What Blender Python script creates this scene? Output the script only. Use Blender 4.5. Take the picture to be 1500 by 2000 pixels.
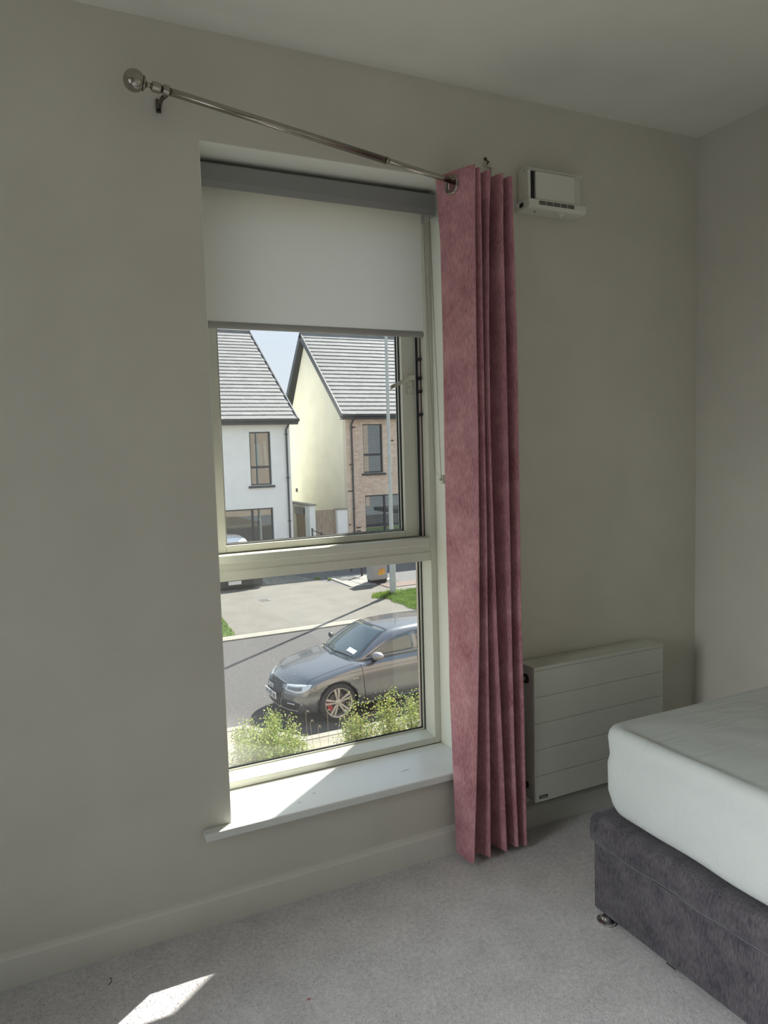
import bpy, bmesh, math, random
from mathutils import Vector, Matrix
from mathutils.bvhtree import BVHTree
PI = math.pi
R = math.radians
random.seed(7)
for o in list(bpy.data.objects): bpy.data.objects.remove(o)
SC = bpy.context.scene
COL = SC.collection

# ------------------------------------------------------------------ camera
cam = bpy.data.cameras.new('camera'); cam_o = bpy.data.objects.new('camera', cam); COL.objects.link(cam_o)
cam.sensor_fit = 'HORIZONTAL'; cam.sensor_width = 36.0; cam.lens = 1457.55 / 1500 * 36.0
cam.clip_start = 0.05; cam.clip_end = 400
cr = Vector((0.8973862, -0.4403267, -0.0284683)); cu = Vector((0.0620437, 0.0620418, 0.9961433)); cf = Vector((0.4368623, 0.8956915, -0.0829949))
m = Matrix((cr, cu, -cf)).transposed().to_4x4(); m.translation = Vector((0, -2.05312, 1.33174)); cam_o.matrix_world = m
SC.camera = cam_o
# ------------------------------------------------------------------ sky
SUN_TO = Vector((.7193 * .79, .7193 * .613, .6947)).normalized()      # towards the sun
W = bpy.data.worlds.new('sky'); SC.world = W; W.use_nodes = True
nt = W.node_tree; nt.nodes.clear()
wo = nt.nodes.new('ShaderNodeOutputWorld'); bg = nt.nodes.new('ShaderNodeBackground'); tc = nt.nodes.new('ShaderNodeTexCoord')
sx = nt.nodes.new('ShaderNodeSeparateXYZ'); rp = nt.nodes.new('ShaderNodeValToRGB')
nt.links.new(tc.outputs['Generated'], sx.inputs[0]); nt.links.new(sx.outputs['Z'], rp.inputs[0])
rp.color_ramp.elements[0].position = 0.0; rp.color_ramp.elements[0].color = (0.90, 0.95, 1.0, 1)
rp.color_ramp.elements[1].position = 0.9; rp.color_ramp.elements[1].color = (0.55, 0.75, 1.05, 1)
e = rp.color_ramp.elements.new(0.2); e.color = (0.80, 0.92, 1.05, 1)
nt.links.new(rp.outputs[0], bg.inputs[0]); nt.links.new(bg.outputs[0], wo.inputs[0])
bg.inputs[1].default_value = 1.0
# ------------------------------------------------------------------ sun
sl = bpy.data.lights.new('sun', 'SUN'); sl.energy = 14.0; sl.angle = R(0.55); sl.color = (1.0, 0.95, 0.86)
so = bpy.data.objects.new('sun', sl); COL.objects.link(so); so.location = (20, 20, 20)
so.rotation_euler = SUN_TO.to_track_quat('Z', 'Y').to_euler()
# ------------------------------------------------------------------ added fill lamp at the left wall, out of view, brightens the room
def area(name, loc, direction, sx_, sy_, power, col):
    l = bpy.data.lights.new(name, 'AREA'); l.shape = 'RECTANGLE'; l.size = sx_; l.size_y = sy_; l.energy = power; l.color = col
    o = bpy.data.objects.new(name, l); COL.objects.link(o); o.location = loc
    o.rotation_euler = Vector(direction).to_track_quat('-Z', 'Y').to_euler(); return o
area('fill_light', (-1.36, -1.15, 1.25), (1, -0.40, -0.47), 0.9, 1.2, 22, (0.97, 1.0, 1.0)).data.spread = R(92)
# ------------------------------------------------------------------ exposure
SC.view_settings.view_transform = 'Standard'; SC.view_settings.look = 'None'
SC.view_settings.exposure = 0.0; SC.view_settings.gamma = 1.0; SC.view_settings.use_curve_mapping = False

# ================================================================== materials
def newmat(name):
    mt = bpy.data.materials.new(name); mt.use_nodes = True
    return mt, mt.node_tree, mt.node_tree.nodes['Principled BSDF']
def mat(name, col, rough=0.6, metal=0.0, noise=0.0, nscale=30, bump=0.0, bscale=200, spec=0.5, coat=0.0, stretch=(1, 1, 1), sheen=0.0, detail=3, col2=None, thr=None, coords='Object'):
    mt, t, b = newmat(name)
    b.inputs['Base Color'].default_value = (*col, 1); b.inputs['Roughness'].default_value = rough
    b.inputs['Metallic'].default_value = metal; b.inputs['Specular IOR Level'].default_value = spec
    b.inputs['Coat Weight'].default_value = coat; b.inputs['Coat Roughness'].default_value = 0.05
    if sheen: b.inputs['Sheen Weight'].default_value = sheen; b.inputs['Sheen Roughness'].default_value = 0.4
    if noise or bump:
        tcn = t.nodes.new('ShaderNodeTexCoord'); mp = t.nodes.new('ShaderNodeMapping'); mp.inputs['Scale'].default_value = stretch
        t.links.new(tcn.outputs[coords], mp.inputs[0])
    if noise:
        n = t.nodes.new('ShaderNodeTexNoise'); n.inputs['Scale'].default_value = nscale; n.inputs['Detail'].default_value = detail
        t.links.new(mp.outputs[0], n.inputs['Vector'])
        r = t.nodes.new('ShaderNodeValToRGB')
        c2 = col2 or tuple(c * (1 - noise) for c in col); c1 = col if col2 else tuple(min(1, c * (1 + noise)) for c in col)
        lo, hi = thr or (0.35, 0.65)
        r.color_ramp.elements[0].position = lo; r.color_ramp.elements[0].color = (*c2, 1)
        r.color_ramp.elements[1].position = hi; r.color_ramp.elements[1].color = (*c1, 1)
        t.links.new(n.outputs['Fac'], r.inputs[0]); t.links.new(r.outputs[0], b.inputs['Base Color'])
    if bump:
        n2 = t.nodes.new('ShaderNodeTexNoise'); n2.inputs['Scale'].default_value = bscale; n2.inputs['Detail'].default_value = 4
        t.links.new(mp.outputs[0], n2.inputs['Vector'])
        bp = t.nodes.new('ShaderNodeBump'); bp.inputs['Strength'].default_value = bump; bp.inputs['Distance'].default_value = 0.01
        t.links.new(n2.outputs['Fac'], bp.inputs['Height']); t.links.new(bp.outputs[0], b.inputs['Normal'])
    return mt
M = {}
M['wall'] = mat('wall_paint', (0.68, 0.66, 0.585), 0.85, noise=0.03, nscale=4, bump=0.05, bscale=160, spec=0.2)
M['ceiling'] = mat('ceiling_paint', (0.84, 0.83, 0.76), 0.9, noise=0.02, nscale=5, bump=0.04, bscale=120, spec=0.2)
M['skirt'] = mat('skirting_paint', (0.74, 0.735, 0.67), 0.55, noise=0.02, nscale=6)
M['reveal'] = mat('reveal_paint', (0.86, 0.87, 0.79), 0.8, noise=0.02, nscale=6, spec=0.2)
M['sill'] = mat('sill_gloss', (0.80, 0.82, 0.80), 0.3, noise=0.03, nscale=5)
M['mark'] = mat('sill_scuff', (0.55, 0.55, 0.54), 0.7)
M['frame'] = mat('window_frame_cream', (0.74, 0.745, 0.65), 0.35, noise=0.02, nscale=8)
M['gasket'] = mat('gasket_rubber', (0.02, 0.025, 0.03), 0.5)
M['seal'] = mat('weather_seal', (0.62, 0.52, 0.50), 0.5)
M['metal_dull'] = mat('handle_champagne_metal', (0.62, 0.60, 0.53), 0.3, metal=0.85)
M['nickel'] = mat('brushed_nickel', (0.40, 0.37, 0.33), 0.20, metal=1.0, noise=0.05, nscale=80, stretch=(1, 1, 1))
M['nickel_dark'] = mat('tarnished_bracket_metal', (0.12, 0.11, 0.09), 0.35, metal=0.9, noise=0.5, nscale=120)
M['screw'] = mat('zinc_screw', (0.6, 0.58, 0.5), 0.3, metal=1.0)
M['white_plastic'] = mat('white_plastic', (0.76, 0.76, 0.69), 0.5)
M['dark_slot'] = mat('dark_slot', (0.02, 0.02, 0.02), 0.8)
M['rad'] = mat('radiator_enamel', (0.60, 0.61, 0.545), 0.35, noise=0.015, nscale=10)
M['rad_dark'] = mat('radiator_inside', (0.05, 0.05, 0.045), 0.7)
M['chrome'] = mat('chrome', (0.75, 0.75, 0.75), 0.1, metal=1.0)
M['casc'] = mat('blind_headbox_grey', (0.30, 0.30, 0.295), 0.5)
M['bar'] = mat('blind_bar_grey', (0.42, 0.42, 0.40), 0.5)
M['chain'] = mat('blind_chain_metal', (0.10, 0.095, 0.075), 0.5, metal=0.3)
M['clearplastic'] = mat('clear_plastic', (0.62, 0.62, 0.50), 0.3)

def carpet():
    mt, t, b = newmat('carpet_pile'); b.inputs['Roughness'].default_value = 1; b.inputs['Specular IOR Level'].default_value = 0.05
    b.inputs['Sheen Weight'].default_value = 0.25
    tcn = t.nodes.new('ShaderNodeTexCoord')
    n1 = t.nodes.new('ShaderNodeTexNoise'); n1.inputs['Scale'].default_value = 230; n1.inputs['Detail'].default_value = 3
    n2 = t.nodes.new('ShaderNodeTexNoise'); n2.inputs['Scale'].default_value = 9; n2.inputs['Detail'].default_value = 4
    n3 = t.nodes.new('ShaderNodeTexNoise'); n3.inputs['Scale'].default_value = 75; n3.inputs['Detail'].default_value = 4
    for n in (n1, n2, n3): t.links.new(tcn.outputs['Object'], n.inputs['Vector'])
    r = t.nodes.new('ShaderNodeValToRGB'); r.color_ramp.elements[0].position = 0.3; r.color_ramp.elements[0].color = (0.42, 0.405, 0.41, 1)
    r.color_ramp.elements[1].position = 0.7; r.color_ramp.elements[1].color = (0.80, 0.775, 0.78, 1)
    ad = t.nodes.new('ShaderNodeMath'); ad.operation = 'MULTIPLY_ADD'; ad.inputs[1].default_value = 0.25
    ad2 = t.nodes.new('ShaderNodeMath'); ad2.operation = 'MULTIPLY_ADD'; ad2.inputs[1].default_value = 0.35; ad2.inputs[2].default_value = 0.0
    t.links.new(n3.outputs['Fac'], ad2.inputs[0])
    t.links.new(n2.outputs['Fac'], ad.inputs[0]); t.links.new(ad2.outputs[0], ad.inputs[2])
    ad3 = t.nodes.new('ShaderNodeMath'); ad3.operation = 'MULTIPLY_ADD'; ad3.inputs[1].default_value = 0.4
    t.links.new(n1.outputs['Fac'], ad3.inputs[0]); t.links.new(ad.outputs[0], ad3.inputs[2])
    t.links.new(ad3.outputs[0], r.inputs[0]); t.links.new(r.outputs[0], b.inputs['Base Color'])
    bp = t.nodes.new('ShaderNodeBump'); bp.inputs['Strength'].default_value = 0.5; bp.inputs['Distance'].default_value = 0.005
    t.links.new(ad3.outputs[0], bp.inputs['Height']); t.links.new(bp.outputs[0], b.inputs['Normal'])
    return mt
M['carpet'] = carpet()

def velvet(name, c_lo, c_hi, weave=0.25, sheen=0.6, sc=(160, 160, 22), sheen_t=(1, 0.8, 0.85), patch=2.2, edge=(0.32, 0.68)):
    mt, t, b = newmat(name); b.inputs['Roughness'].default_value = 0.85; b.inputs['Specular IOR Level'].default_value = 0.15
    b.inputs['Sheen Weight'].default_value = sheen; b.inputs['Sheen Roughness'].default_value = 0.45; b.inputs['Sheen Tint'].default_value = (*sheen_t, 1)
    tcn = t.nodes.new('ShaderNodeTexCoord'); mp = t.nodes.new('ShaderNodeMapping'); mp.inputs['Scale'].default_value = sc
    t.links.new(tcn.outputs['Object'], mp.inputs[0])
    n1 = t.nodes.new('ShaderNodeTexNoise'); n1.inputs['Scale'].default_value = 1.0; n1.inputs['Detail'].default_value = 5
    t.links.new(mp.outputs[0], n1.inputs['Vector'])
    n2 = t.nodes.new('ShaderNodeTexNoise'); n2.inputs['Scale'].default_value = patch * 5; n2.inputs['Detail'].default_value = 6; n2.inputs['Roughness'].default_value = 0.65
    t.links.new(tcn.outputs['Object'], n2.inputs['Vector'])
    ma = t.nodes.new('ShaderNodeMath'); ma.operation = 'MULTIPLY_ADD'; ma.inputs[1].default_value = 0.5
    mb = t.nodes.new('ShaderNodeMath'); mb.operation = 'MULTIPLY'; mb.inputs[1].default_value = 0.5
    t.links.new(n2.outputs['Fac'], mb.inputs[0]); t.links.new(n1.outputs['Fac'], ma.inputs[0]); t.links.new(mb.outputs[0], ma.inputs[2])
    r = t.nodes.new('ShaderNodeValToRGB'); r.color_ramp.elements[0].position = edge[0]; r.color_ramp.elements[0].color = (*c_lo, 1)
    r.color_ramp.elements[1].position = edge[1]; r.color_ramp.elements[1].color = (*c_hi, 1)
    t.links.new(ma.outputs[0], r.inputs[0]); t.links.new(r.outputs[0], b.inputs['Base Color'])
    bp = t.nodes.new('ShaderNodeBump'); bp.inputs['Strength'].default_value = weave; bp.inputs['Distance'].default_value = 0.004
    t.links.new(ma.outputs[0], bp.inputs['Height']); t.links.new(bp.outputs[0], b.inputs['Normal'])
    return mt
M['curtain'] = velvet('dusty_pink_velvet', (0.29, 0.095, 0.12), (0.74, 0.41, 0.445), sc=(420, 420, 55))
M['divan'] = velvet('grey_chenille', (0.030, 0.027, 0.035), (0.150, 0.138, 0.150), sc=(260, 260, 60), sheen_t=(0.9, 0.9, 1), sheen=0.25, patch=3.0)
M['lining'] = mat('curtain_lining', (0.62, 0.60, 0.52), 0.9)

def sheet():
    mt, t, b = newmat('white_sheet'); b.inputs['Base Color'].default_value = (0.60, 0.635, 0.62, 1); b.inputs['Roughness'].default_value = 0.85
    b.inputs['Specular IOR Level'].default_value = 0.15
    tcn = t.nodes.new('ShaderNodeTexCoord'); mp = t.nodes.new('ShaderNodeMapping'); mp.inputs['Rotation'].default_value = (0, 0, R(-38)); mp.inputs['Scale'].default_value = (2.2, 11, 6)
    n = t.nodes.new('ShaderNodeTexNoise'); n.inputs['Scale'].default_value = 1.3; n.inputs['Detail'].default_value = 3; n.inputs['Distortion'].default_value = 0.8
    t.links.new(tcn.outputs['Object'], mp.inputs[0]); t.links.new(mp.outputs[0], n.inputs['Vector'])
    n2 = t.nodes.new('ShaderNodeTexNoise'); n2.inputs['Scale'].default_value = 900
    ad = t.nodes.new('ShaderNodeMath'); ad.operation = 'MULTIPLY_ADD'; ad.inputs[1].default_value = 0.02
    t.links.new(tcn.outputs['Object'], n2.inputs['Vector']); t.links.new(n2.outputs['Fac'], ad.inputs[0]); t.links.new(n.outputs['Fac'], ad.inputs[2])
    bp = t.nodes.new('ShaderNodeBump'); bp.inputs['Strength'].default_value = 0.35; bp.inputs['Distance'].default_value = 0.03
    t.links.new(ad.outputs[0], bp.inputs['Height']); t.links.new(bp.outputs[0], b.inputs['Normal'])
    return mt
M['sheet'] = sheet()

def blind_fabric():
    mt, t, b = newmat('blind_fabric'); out = t.nodes['Material Output']
    b.inputs['Base Color'].default_value = (0.70, 0.70, 0.66, 1); b.inputs['Roughness'].default_value = 0.9; b.inputs['Specular IOR Level'].default_value = 0.1
    tr = t.nodes.new('ShaderNodeBsdfTranslucent'); tr.inputs[0].default_value = (0.95, 0.94, 0.89, 1)
    tcn = t.nodes.new('ShaderNodeTexCoord'); mp = t.nodes.new('ShaderNodeMapping'); mp.inputs['Scale'].default_value = (40, 1, 160)
    n = t.nodes.new('ShaderNodeTexNoise'); n.inputs['Scale'].default_value = 3; n.inputs['Detail'].default_value = 4
    t.links.new(tcn.outputs['Object'], mp.inputs[0]); t.links.new(mp.outputs[0], n.inputs['Vector'])
    mx = t.nodes.new('ShaderNodeMixShader'); mr = t.nodes.new('ShaderNodeMapRange'); mr.inputs[3].default_value = 0.40; mr.inputs[4].default_value = 0.52
    t.links.new(n.outputs['Fac'], mr.inputs[0]); t.links.new(mr.outputs[0], mx.inputs[0])
    t.links.new(b.outputs[0], mx.inputs[1]); t.links.new(tr.outputs[0], mx.inputs[2]); t.links.new(mx.outputs[0], out.inputs[0])
    return mt
M['blind'] = blind_fabric()

def glass(name, tint=(0.975, 0.985, 0.985), refl=0.05, dust=True):
    mt, t, b = newmat(name); out = t.nodes['Material Output']; t.nodes.remove(b)
    tr = t.nodes.new('ShaderNodeBsdfTransparent'); tr.inputs[0].default_value = (*tint, 1)
    gl = t.nodes.new('ShaderNodeBsdfGlossy'); gl.inputs['Roughness'].default_value = 0.0
    mx = t.nodes.new('ShaderNodeMixShader')
    lw = t.nodes.new('ShaderNodeLayerWeight'); lw.inputs[0].default_value = 0.5
    pw = t.nodes.new('ShaderNodeMath'); pw.operation = 'POWER'; pw.inputs[1].default_value = 4.0; t.links.new(lw.outputs['Facing'], pw.inputs[0])
    mr = t.nodes.new('ShaderNodeMapRange'); mr.inputs[3].default_value = refl; mr.inputs[4].default_value = 0.8
    t.links.new(pw.outputs[0], mr.inputs[0]); t.links.new(mr.outputs[0], mx.inputs[0])
    t.links.new(tr.outputs[0], mx.inputs[1]); t.links.new(gl.outputs[0], mx.inputs[2])
    last = mx
    if dust:
        df = t.nodes.new('ShaderNodeBsdfDiffuse'); df.inputs[0].default_value = (0.9, 0.9, 0.88, 1)
        tl = t.nodes.new('ShaderNodeBsdfTranslucent'); tl.inputs[0].default_value = (0.9, 0.9, 0.88, 1)
        m2 = t.nodes.new('ShaderNodeMixShader'); m2.inputs[0].default_value = 0.6
        t.links.new(df.outputs[0], m2.inputs[1]); t.links.new(tl.outputs[0], m2.inputs[2])
        tcn = t.nodes.new('ShaderNodeTexCoord')
        vo = t.nodes.new('ShaderNodeTexNoise'); vo.inputs['Scale'].default_value = 330; vo.inputs['Detail'].default_value = 2
        big = t.nodes.new('ShaderNodeTexNoise'); big.inputs['Scale'].default_value = 7; big.inputs['Detail'].default_value = 3
        t.links.new(tcn.outputs['Object'], vo.inputs['Vector']); t.links.new(tcn.outputs['Object'], big.inputs['Vector'])
        r1 = t.nodes.new('ShaderNodeMapRange'); r1.inputs[1].default_value = 0.66; r1.inputs[2].default_value = 0.72; r1.inputs[3].default_value = 0; r1.inputs[4].default_value = 0.30
        r2 = t.nodes.new('ShaderNodeMapRange'); r2.inputs[1].default_value = 0.35; r2.inputs[2].default_value = 0.7; r2.inputs[3].default_value = 0.1; r2.inputs[4].default_value = 1
        t.links.new(vo.outputs['Fac'], r1.inputs[0]); t.links.new(big.outputs['Fac'], r2.inputs[0])
        mu = t.nodes.new('ShaderNodeMath'); mu.operation = 'MULTIPLY_ADD'; mu.inputs[2].default_value = 0.008
        t.links.new(r1.outputs[0], mu.inputs[0]); t.links.new(r2.outputs[0], mu.inputs[1])
        vd = t.nodes.new('ShaderNodeVectorMath'); vd.operation = 'DISTANCE'; vd.inputs[1].default_value = (.56, .29, .36); t.links.new(tcn.outputs['Object'], vd.inputs[0])
        r3 = t.nodes.new('ShaderNodeMapRange'); r3.interpolation_type = 'SMOOTHSTEP'; r3.inputs[1].default_value = .02; r3.inputs[2].default_value = .17; r3.inputs[3].default_value = .16; r3.inputs[4].default_value = 0
        t.links.new(vd.outputs['Value'], r3.inputs[0]); mm = t.nodes.new('ShaderNodeMath'); mm.operation = 'MULTIPLY_ADD'; t.links.new(r3.outputs[0], mm.inputs[0]); t.links.new(big.outputs['Fac'], mm.inputs[1]); t.links.new(mu.outputs[0], mm.inputs[2]); mu = mm
        m3 = t.nodes.new('ShaderNodeMixShader'); t.links.new(mu.outputs[0], m3.inputs[0])
        t.links.new(mx.outputs[0], m3.inputs[1]); t.links.new(m2.outputs[0], m3.inputs[2]); last = m3
    t.links.new(last.outputs[0], out.inputs[0]); return mt
M['glass'] = glass('dusty_window_glass')
M['house_glass'] = glass('house_glass', (0.75, 0.80, 0.80), 0.14, False)
M['car_glass'] = mat('car_glass', (0.03, 0.05, 0.055), 0.04, spec=0.9, coat=1.0)

# outdoors
M['road'] = mat('asphalt', (0.066, 0.064, 0.062), 0.9, noise=0.13, nscale=14, bump=0.4, bscale=60, detail=8)
M['asphalt_drive'] = mat('drive_asphalt', (0.10, 0.10, 0.103), 0.9, noise=0.2, nscale=25, detail=8)
M['concrete'] = mat('concrete_apron', (0.135, 0.128, 0.108), 0.9, noise=0.10, nscale=1.6, detail=8, bump=0.2, bscale=30)
M['kerb'] = mat('kerb_concrete', (0.245, 0.235, 0.195), 0.85, noise=0.06, nscale=3)
M['path'] = mat('footpath_concrete', (0.235, 0.22, 0.17), 0.9, noise=0.08, nscale=3, detail=6)
M['gravel'] = mat('weedy_gravel', (0.19, 0.185, 0.15), 1.0, noise=0.3, nscale=7, detail=10, bump=0.6, bscale=20)
M['slab'] = mat('pale_paving_slab', (0.26, 0.255, 0.23), 0.9, noise=0.06, nscale=4)
M['joint'] = mat('paving_joint', (0.08, 0.075, 0.065), 0.95)
M['redbrick'] = mat('red_paver', (0.17, 0.125, 0.105), 0.9, noise=0.15, nscale=8)
M['soil'] = mat('dry_soil', (0.15, 0.13, 0.10), 1.0, noise=0.2, nscale=6)
M['grassbase'] = mat('grass_ground', (0.08, 0.13, 0.03), 1.0, noise=0.2, nscale=12)
M['grass'] = mat('grass_blade', (0.12, 0.20, 0.035), 0.7, noise=0.25, nscale=3)
M['render_white'] = mat('white_render', (0.84, 0.86, 0.85), 0.9, noise=0.03, nscale=2, bump=0.1, bscale=40)
M['render_cream'] = mat('cream_render', (0.74, 0.70, 0.57), 0.9, noise=0.04, nscale=1.2, detail=6)
M['tile'] = mat('grey_roof_tile', (0.22, 0.22, 0.215), 0.8, noise=0.10, nscale=3)
M['tile2'] = mat('grey_roof_tile_light', (0.25, 0.25, 0.245), 0.8, noise=0.10, nscale=3)
M['batten'] = mat('roof_underlay', (0.10, 0.10, 0.10), 0.9)
M['anthracite'] = mat('anthracite_fascia', (0.035, 0.043, 0.055), 0.45)
M['oak'] = mat('brown_door', (0.22, 0.13, 0.045), 0.6, noise=0.25, nscale=6, stretch=(4, 4, .5))
M['timber'] = mat('weathered_timber', (0.34, 0.27, 0.20), 0.85, noise=0.2, nscale=6, stretch=(6, 6, .6))
M['slat'] = mat('venetian_slat', (0.62, 0.63, 0.62), 0.6)
M['room_dark'] = mat('dark_room', (0.06, 0.07, 0.08), 0.9)
M['drape'] = mat('blue_drape', (0.16, 0.30, 0.38), 0.9)
M['drape_white'] = mat('white_drape', (0.7, 0.72, 0.72), 0.9)
M['galv'] = mat('galvanised_pole', (0.42, 0.46, 0.46), 0.6, metal=0.0, noise=0.06, nscale=4)
M['cabinet'] = mat('cabinet_grey', (0.33, 0.33, 0.315), 0.6)
M['yellow'] = mat('warning_yellow', (0.80, 0.50, 0.05), 0.6)
M['orange'] = mat('warning_red', (0.65, 0.13, 0.05), 0.6)
M['black'] = mat('black_paint', (0.015, 0.016, 0.018), 0.5)
M['iron'] = mat('cast_iron_cover', (0.12, 0.12, 0.115), 0.8)
M['leaf_a'] = mat('leaf_green', (0.17, 0.26, 0.05), 0.6, noise=0.25, nscale=8)
M['leaf_b'] = mat('leaf_yellow_green', (0.36, 0.42, 0.13), 0.6, noise=0.25, nscale=8)
M['leaf_c'] = mat('leaf_ochre', (0.50, 0.38, 0.12), 0.6, noise=0.2, nscale=8)
M['twig'] = mat('twig_brown', (0.20, 0.14, 0.09), 0.9)
M['straw'] = mat('dry_stalk', (0.36, 0.30, 0.22), 0.8)
for k in ('leaf_a', 'leaf_b', 'leaf_c', 'grass'):
    t = M[k].node_tree; b = t.nodes['Principled BSDF']; tl = t.nodes.new('ShaderNodeBsdfTranslucent'); mx = t.nodes.new('ShaderNodeMixShader'); mx.inputs[0].default_value = 0.45
    src = b.inputs['Base Color'].links[0].from_socket; t.links.new(src, tl.inputs[0])
    t.links.new(b.outputs[0], mx.inputs[1]); t.links.new(tl.outputs[0], mx.inputs[2]); t.links.new(mx.outputs[0], t.nodes['Material Output'].inputs[0])
M['brick_a'] = mat('tan_brick', (0.62, 0.50, 0.40), 0.9, noise=0.08, nscale=6)
M['brick_b'] = mat('buff_brick', (0.70, 0.58, 0.47), 0.9, noise=0.08, nscale=6)
M['brick_c'] = mat('pink_brick', (0.64, 0.48, 0.38), 0.9, noise=0.08, nscale=6)
M['brick_d'] = mat('dark_brick', (0.13, 0.09, 0.07), 0.9)
M['mortar'] = mat('mortar', (0.62, 0.55, 0.46), 0.95)
M['carpaint'] = mat('grey_metallic_paint', (0.185, 0.195, 0.208), 0.20, metal=0.60, coat=1.0)
M['whitepaint'] = mat('white_car_paint', (0.82, 0.84, 0.85), 0.3, coat=1.0)
M['rubber'] = mat('tyre_rubber', (0.022, 0.022, 0.025), 0.75)
M['alloy'] = mat('alloy_wheel', (0.55, 0.53, 0.49), 0.35, metal=0.6)
M['redcal'] = mat('red_caliper', (0.45, 0.02, 0.04), 0.4)
M['lamp_glass'] = mat('headlamp_lens', (0.55, 0.62, 0.66), 0.12, coat=1.0)
M['lamp_dark'] = mat('headlamp_inner', (0.12, 0.14, 0.15), 0.2, coat=1.0)
M['plate'] = mat('number_plate', (0.72, 0.72, 0.70), 0.4)
M['mirror_shell'] = mat('mirror_shell_matt_silver', (0.33, 0.32, 0.33), 0.4, metal=0.3)
M['silver'] = mat('silver_trim', (0.6, 0.6, 0.6), 0.25, metal=0.9)

# ================================================================== mesh helpers
class MB:
    def __init__(s): s.v = []; s.f = []; s.mi = []
    def add(s, vs, fs, mi=0):
        n = len(s.v); s.v += [tuple(v) for v in vs]; s.f += [tuple(i + n for i in f) for f in fs]; s.mi += [mi] * len(fs); return s
    def box(s, x0, x1, y0, y1, z0, z1, mi=0):
        vs = [(x0, y0, z0), (x1, y0, z0), (x1, y1, z0), (x0, y1, z0), (x0, y0, z1), (x1, y0, z1), (x1, y1, z1), (x0, y1, z1)]
        return s.add(vs, [(3, 2, 1, 0), (4, 5, 6, 7), (0, 1, 5, 4), (1, 2, 6, 5), (2, 3, 7, 6), (3, 0, 4, 7)], mi)
    def prism(s, poly, axis, a, b, mi=0):          # poly in the two other axes, extruded along axis from a to b
        n = len(poly)
        def P(p, c):
            return {0: (c, p[0], p[1]), 1: (p[0], c, p[1]), 2: (p[0], p[1], c)}[axis]
        vs = [P(p, a) for p in poly] + [P(p, b) for p in poly]
        fs = [tuple(range(n - 1, -1, -1)), tuple(range(n, 2 * n))] + [(i, (i + 1) % n, n + (i + 1) % n, n + i) for i in range(n)]
        return s.add(vs, fs, mi)
    def tube(s, pts, r, seg=8, mi=0, caps=True):
        pts = [Vector(p) for p in pts]; rs = r if isinstance(r, (list, tuple)) else [r] * len(pts)
        vs = []; fs = []; up = None
        for i, p in enumerate(pts):
            d = (pts[min(i + 1, len(pts) - 1)] - pts[max(i - 1, 0)]).normalized()
            if up is None: up = Vector((0, 0, 1)) if abs(d.z) < 0.9 else Vector((1, 0, 0))
            a = d.cross(up).normalized(); b = a.cross(d).normalized(); up = b
            for k in range(seg):
                t = 2 * PI * k / seg; vs.append(p + (a * math.cos(t) + b * math.sin(t)) * rs[i])
        for i in range(len(pts) - 1):
            for k in range(seg):
                k2 = (k + 1) % seg; fs.append((i * seg + k, i * seg + k2, (i + 1) * seg + k2, (i + 1) * seg + k))
        if caps: fs += [tuple(range(seg - 1, -1, -1)), tuple((len(pts) - 1) * seg + k for k in range(seg))]
        return s.add(vs, fs, mi)
    def lathe(s, prof, o=(0, 0, 0), ax=(0, 0, 1), seg=24, mi=0, closed=False):    # prof = [(radius, along axis)]
        o = Vector(o); ax = Vector(ax).normalized(); a = ax.orthogonal().normalized(); b = ax.cross(a)
        vs = []; fs = []
        for (r, h) in prof:
            for k in range(seg):
                t = 2 * PI * k / seg; vs.append(o + ax * h + (a * math.cos(t) + b * math.sin(t)) * max(r, 1e-5))
        n = len(prof)
        for i in range(n if closed else n - 1):
            for k in range(seg):
                k2 = (k + 1) % seg; j = (i + 1) % n; fs.append((i * seg + k, i * seg + k2, j * seg + k2, j * seg + k))
        return s.add(vs, fs, mi)
    def grid(s, rows, mi=0, close=False):
        n = len(rows[0]); vs = [p for r in rows for p in r]; fs = []
        for i in range(len(rows) - 1):
            for k in range(n if close else n - 1):
                k2 = (k + 1) % n; fs.append((i * n + k, i * n + k2, (i + 1) * n + k2, (i + 1) * n + k))
        return s.add(vs, fs, mi)
    def mesh(s, name, mats, smooth=False, fix=False):
        me = bpy.data.meshes.new(name); me.from_pydata(s.v, [], s.f)
        for mt in (mats if isinstance(mats, (list, tuple)) else [mats]): me.materials.append(mt)
        if any(s.mi): me.polygons.foreach_set('material_index', s.mi)
        if fix:
            bm = bmesh.new(); bm.from_mesh(me); bmesh.ops.remove_doubles(bm, verts=bm.verts, dist=1e-5); bmesh.ops.recalc_face_normals(bm, faces=bm.faces); bm.to_mesh(me); bm.free()
        if smooth: me.polygons.foreach_set('use_smooth', [True] * len(me.polygons))
        me.update(); return me
    def build(s, name, mats, parent=None, smooth=False, bevel=0, fix=True, loc=None, sub=0):
        o = bpy.data.objects.new(name, s.mesh(name, mats, smooth, fix)); COL.objects.link(o)
        if parent is not None: o.parent = parent
        if loc is not None: o.location = loc
        if bevel:
            bv = o.modifiers.new('bevel', 'BEVEL'); bv.width = bevel; bv.segments = 2; bv.limit_method = 'ANGLE'; bv.angle_limit = R(35)
            if smooth is False: pass
        if sub:
            sb = o.modifiers.new('sub', 'SUBSURF'); sb.levels = sub; sb.render_levels = sub
        return o
def tag(o, label=None, cat=None, group=None, kind=None):
    if label: o['label'] = label
    if cat: o['category'] = cat
    if group: o['group'] = group
    if kind: o['kind'] = kind
    return o
def thing(name, loc, label, cat, rz=0, group=None):
    o = bpy.data.objects.new(name, None); COL.objects.link(o); o.location = loc; o.rotation_euler = (0, 0, rz); o.empty_display_size = 0.1
    return tag(o, label, cat, group)
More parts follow.
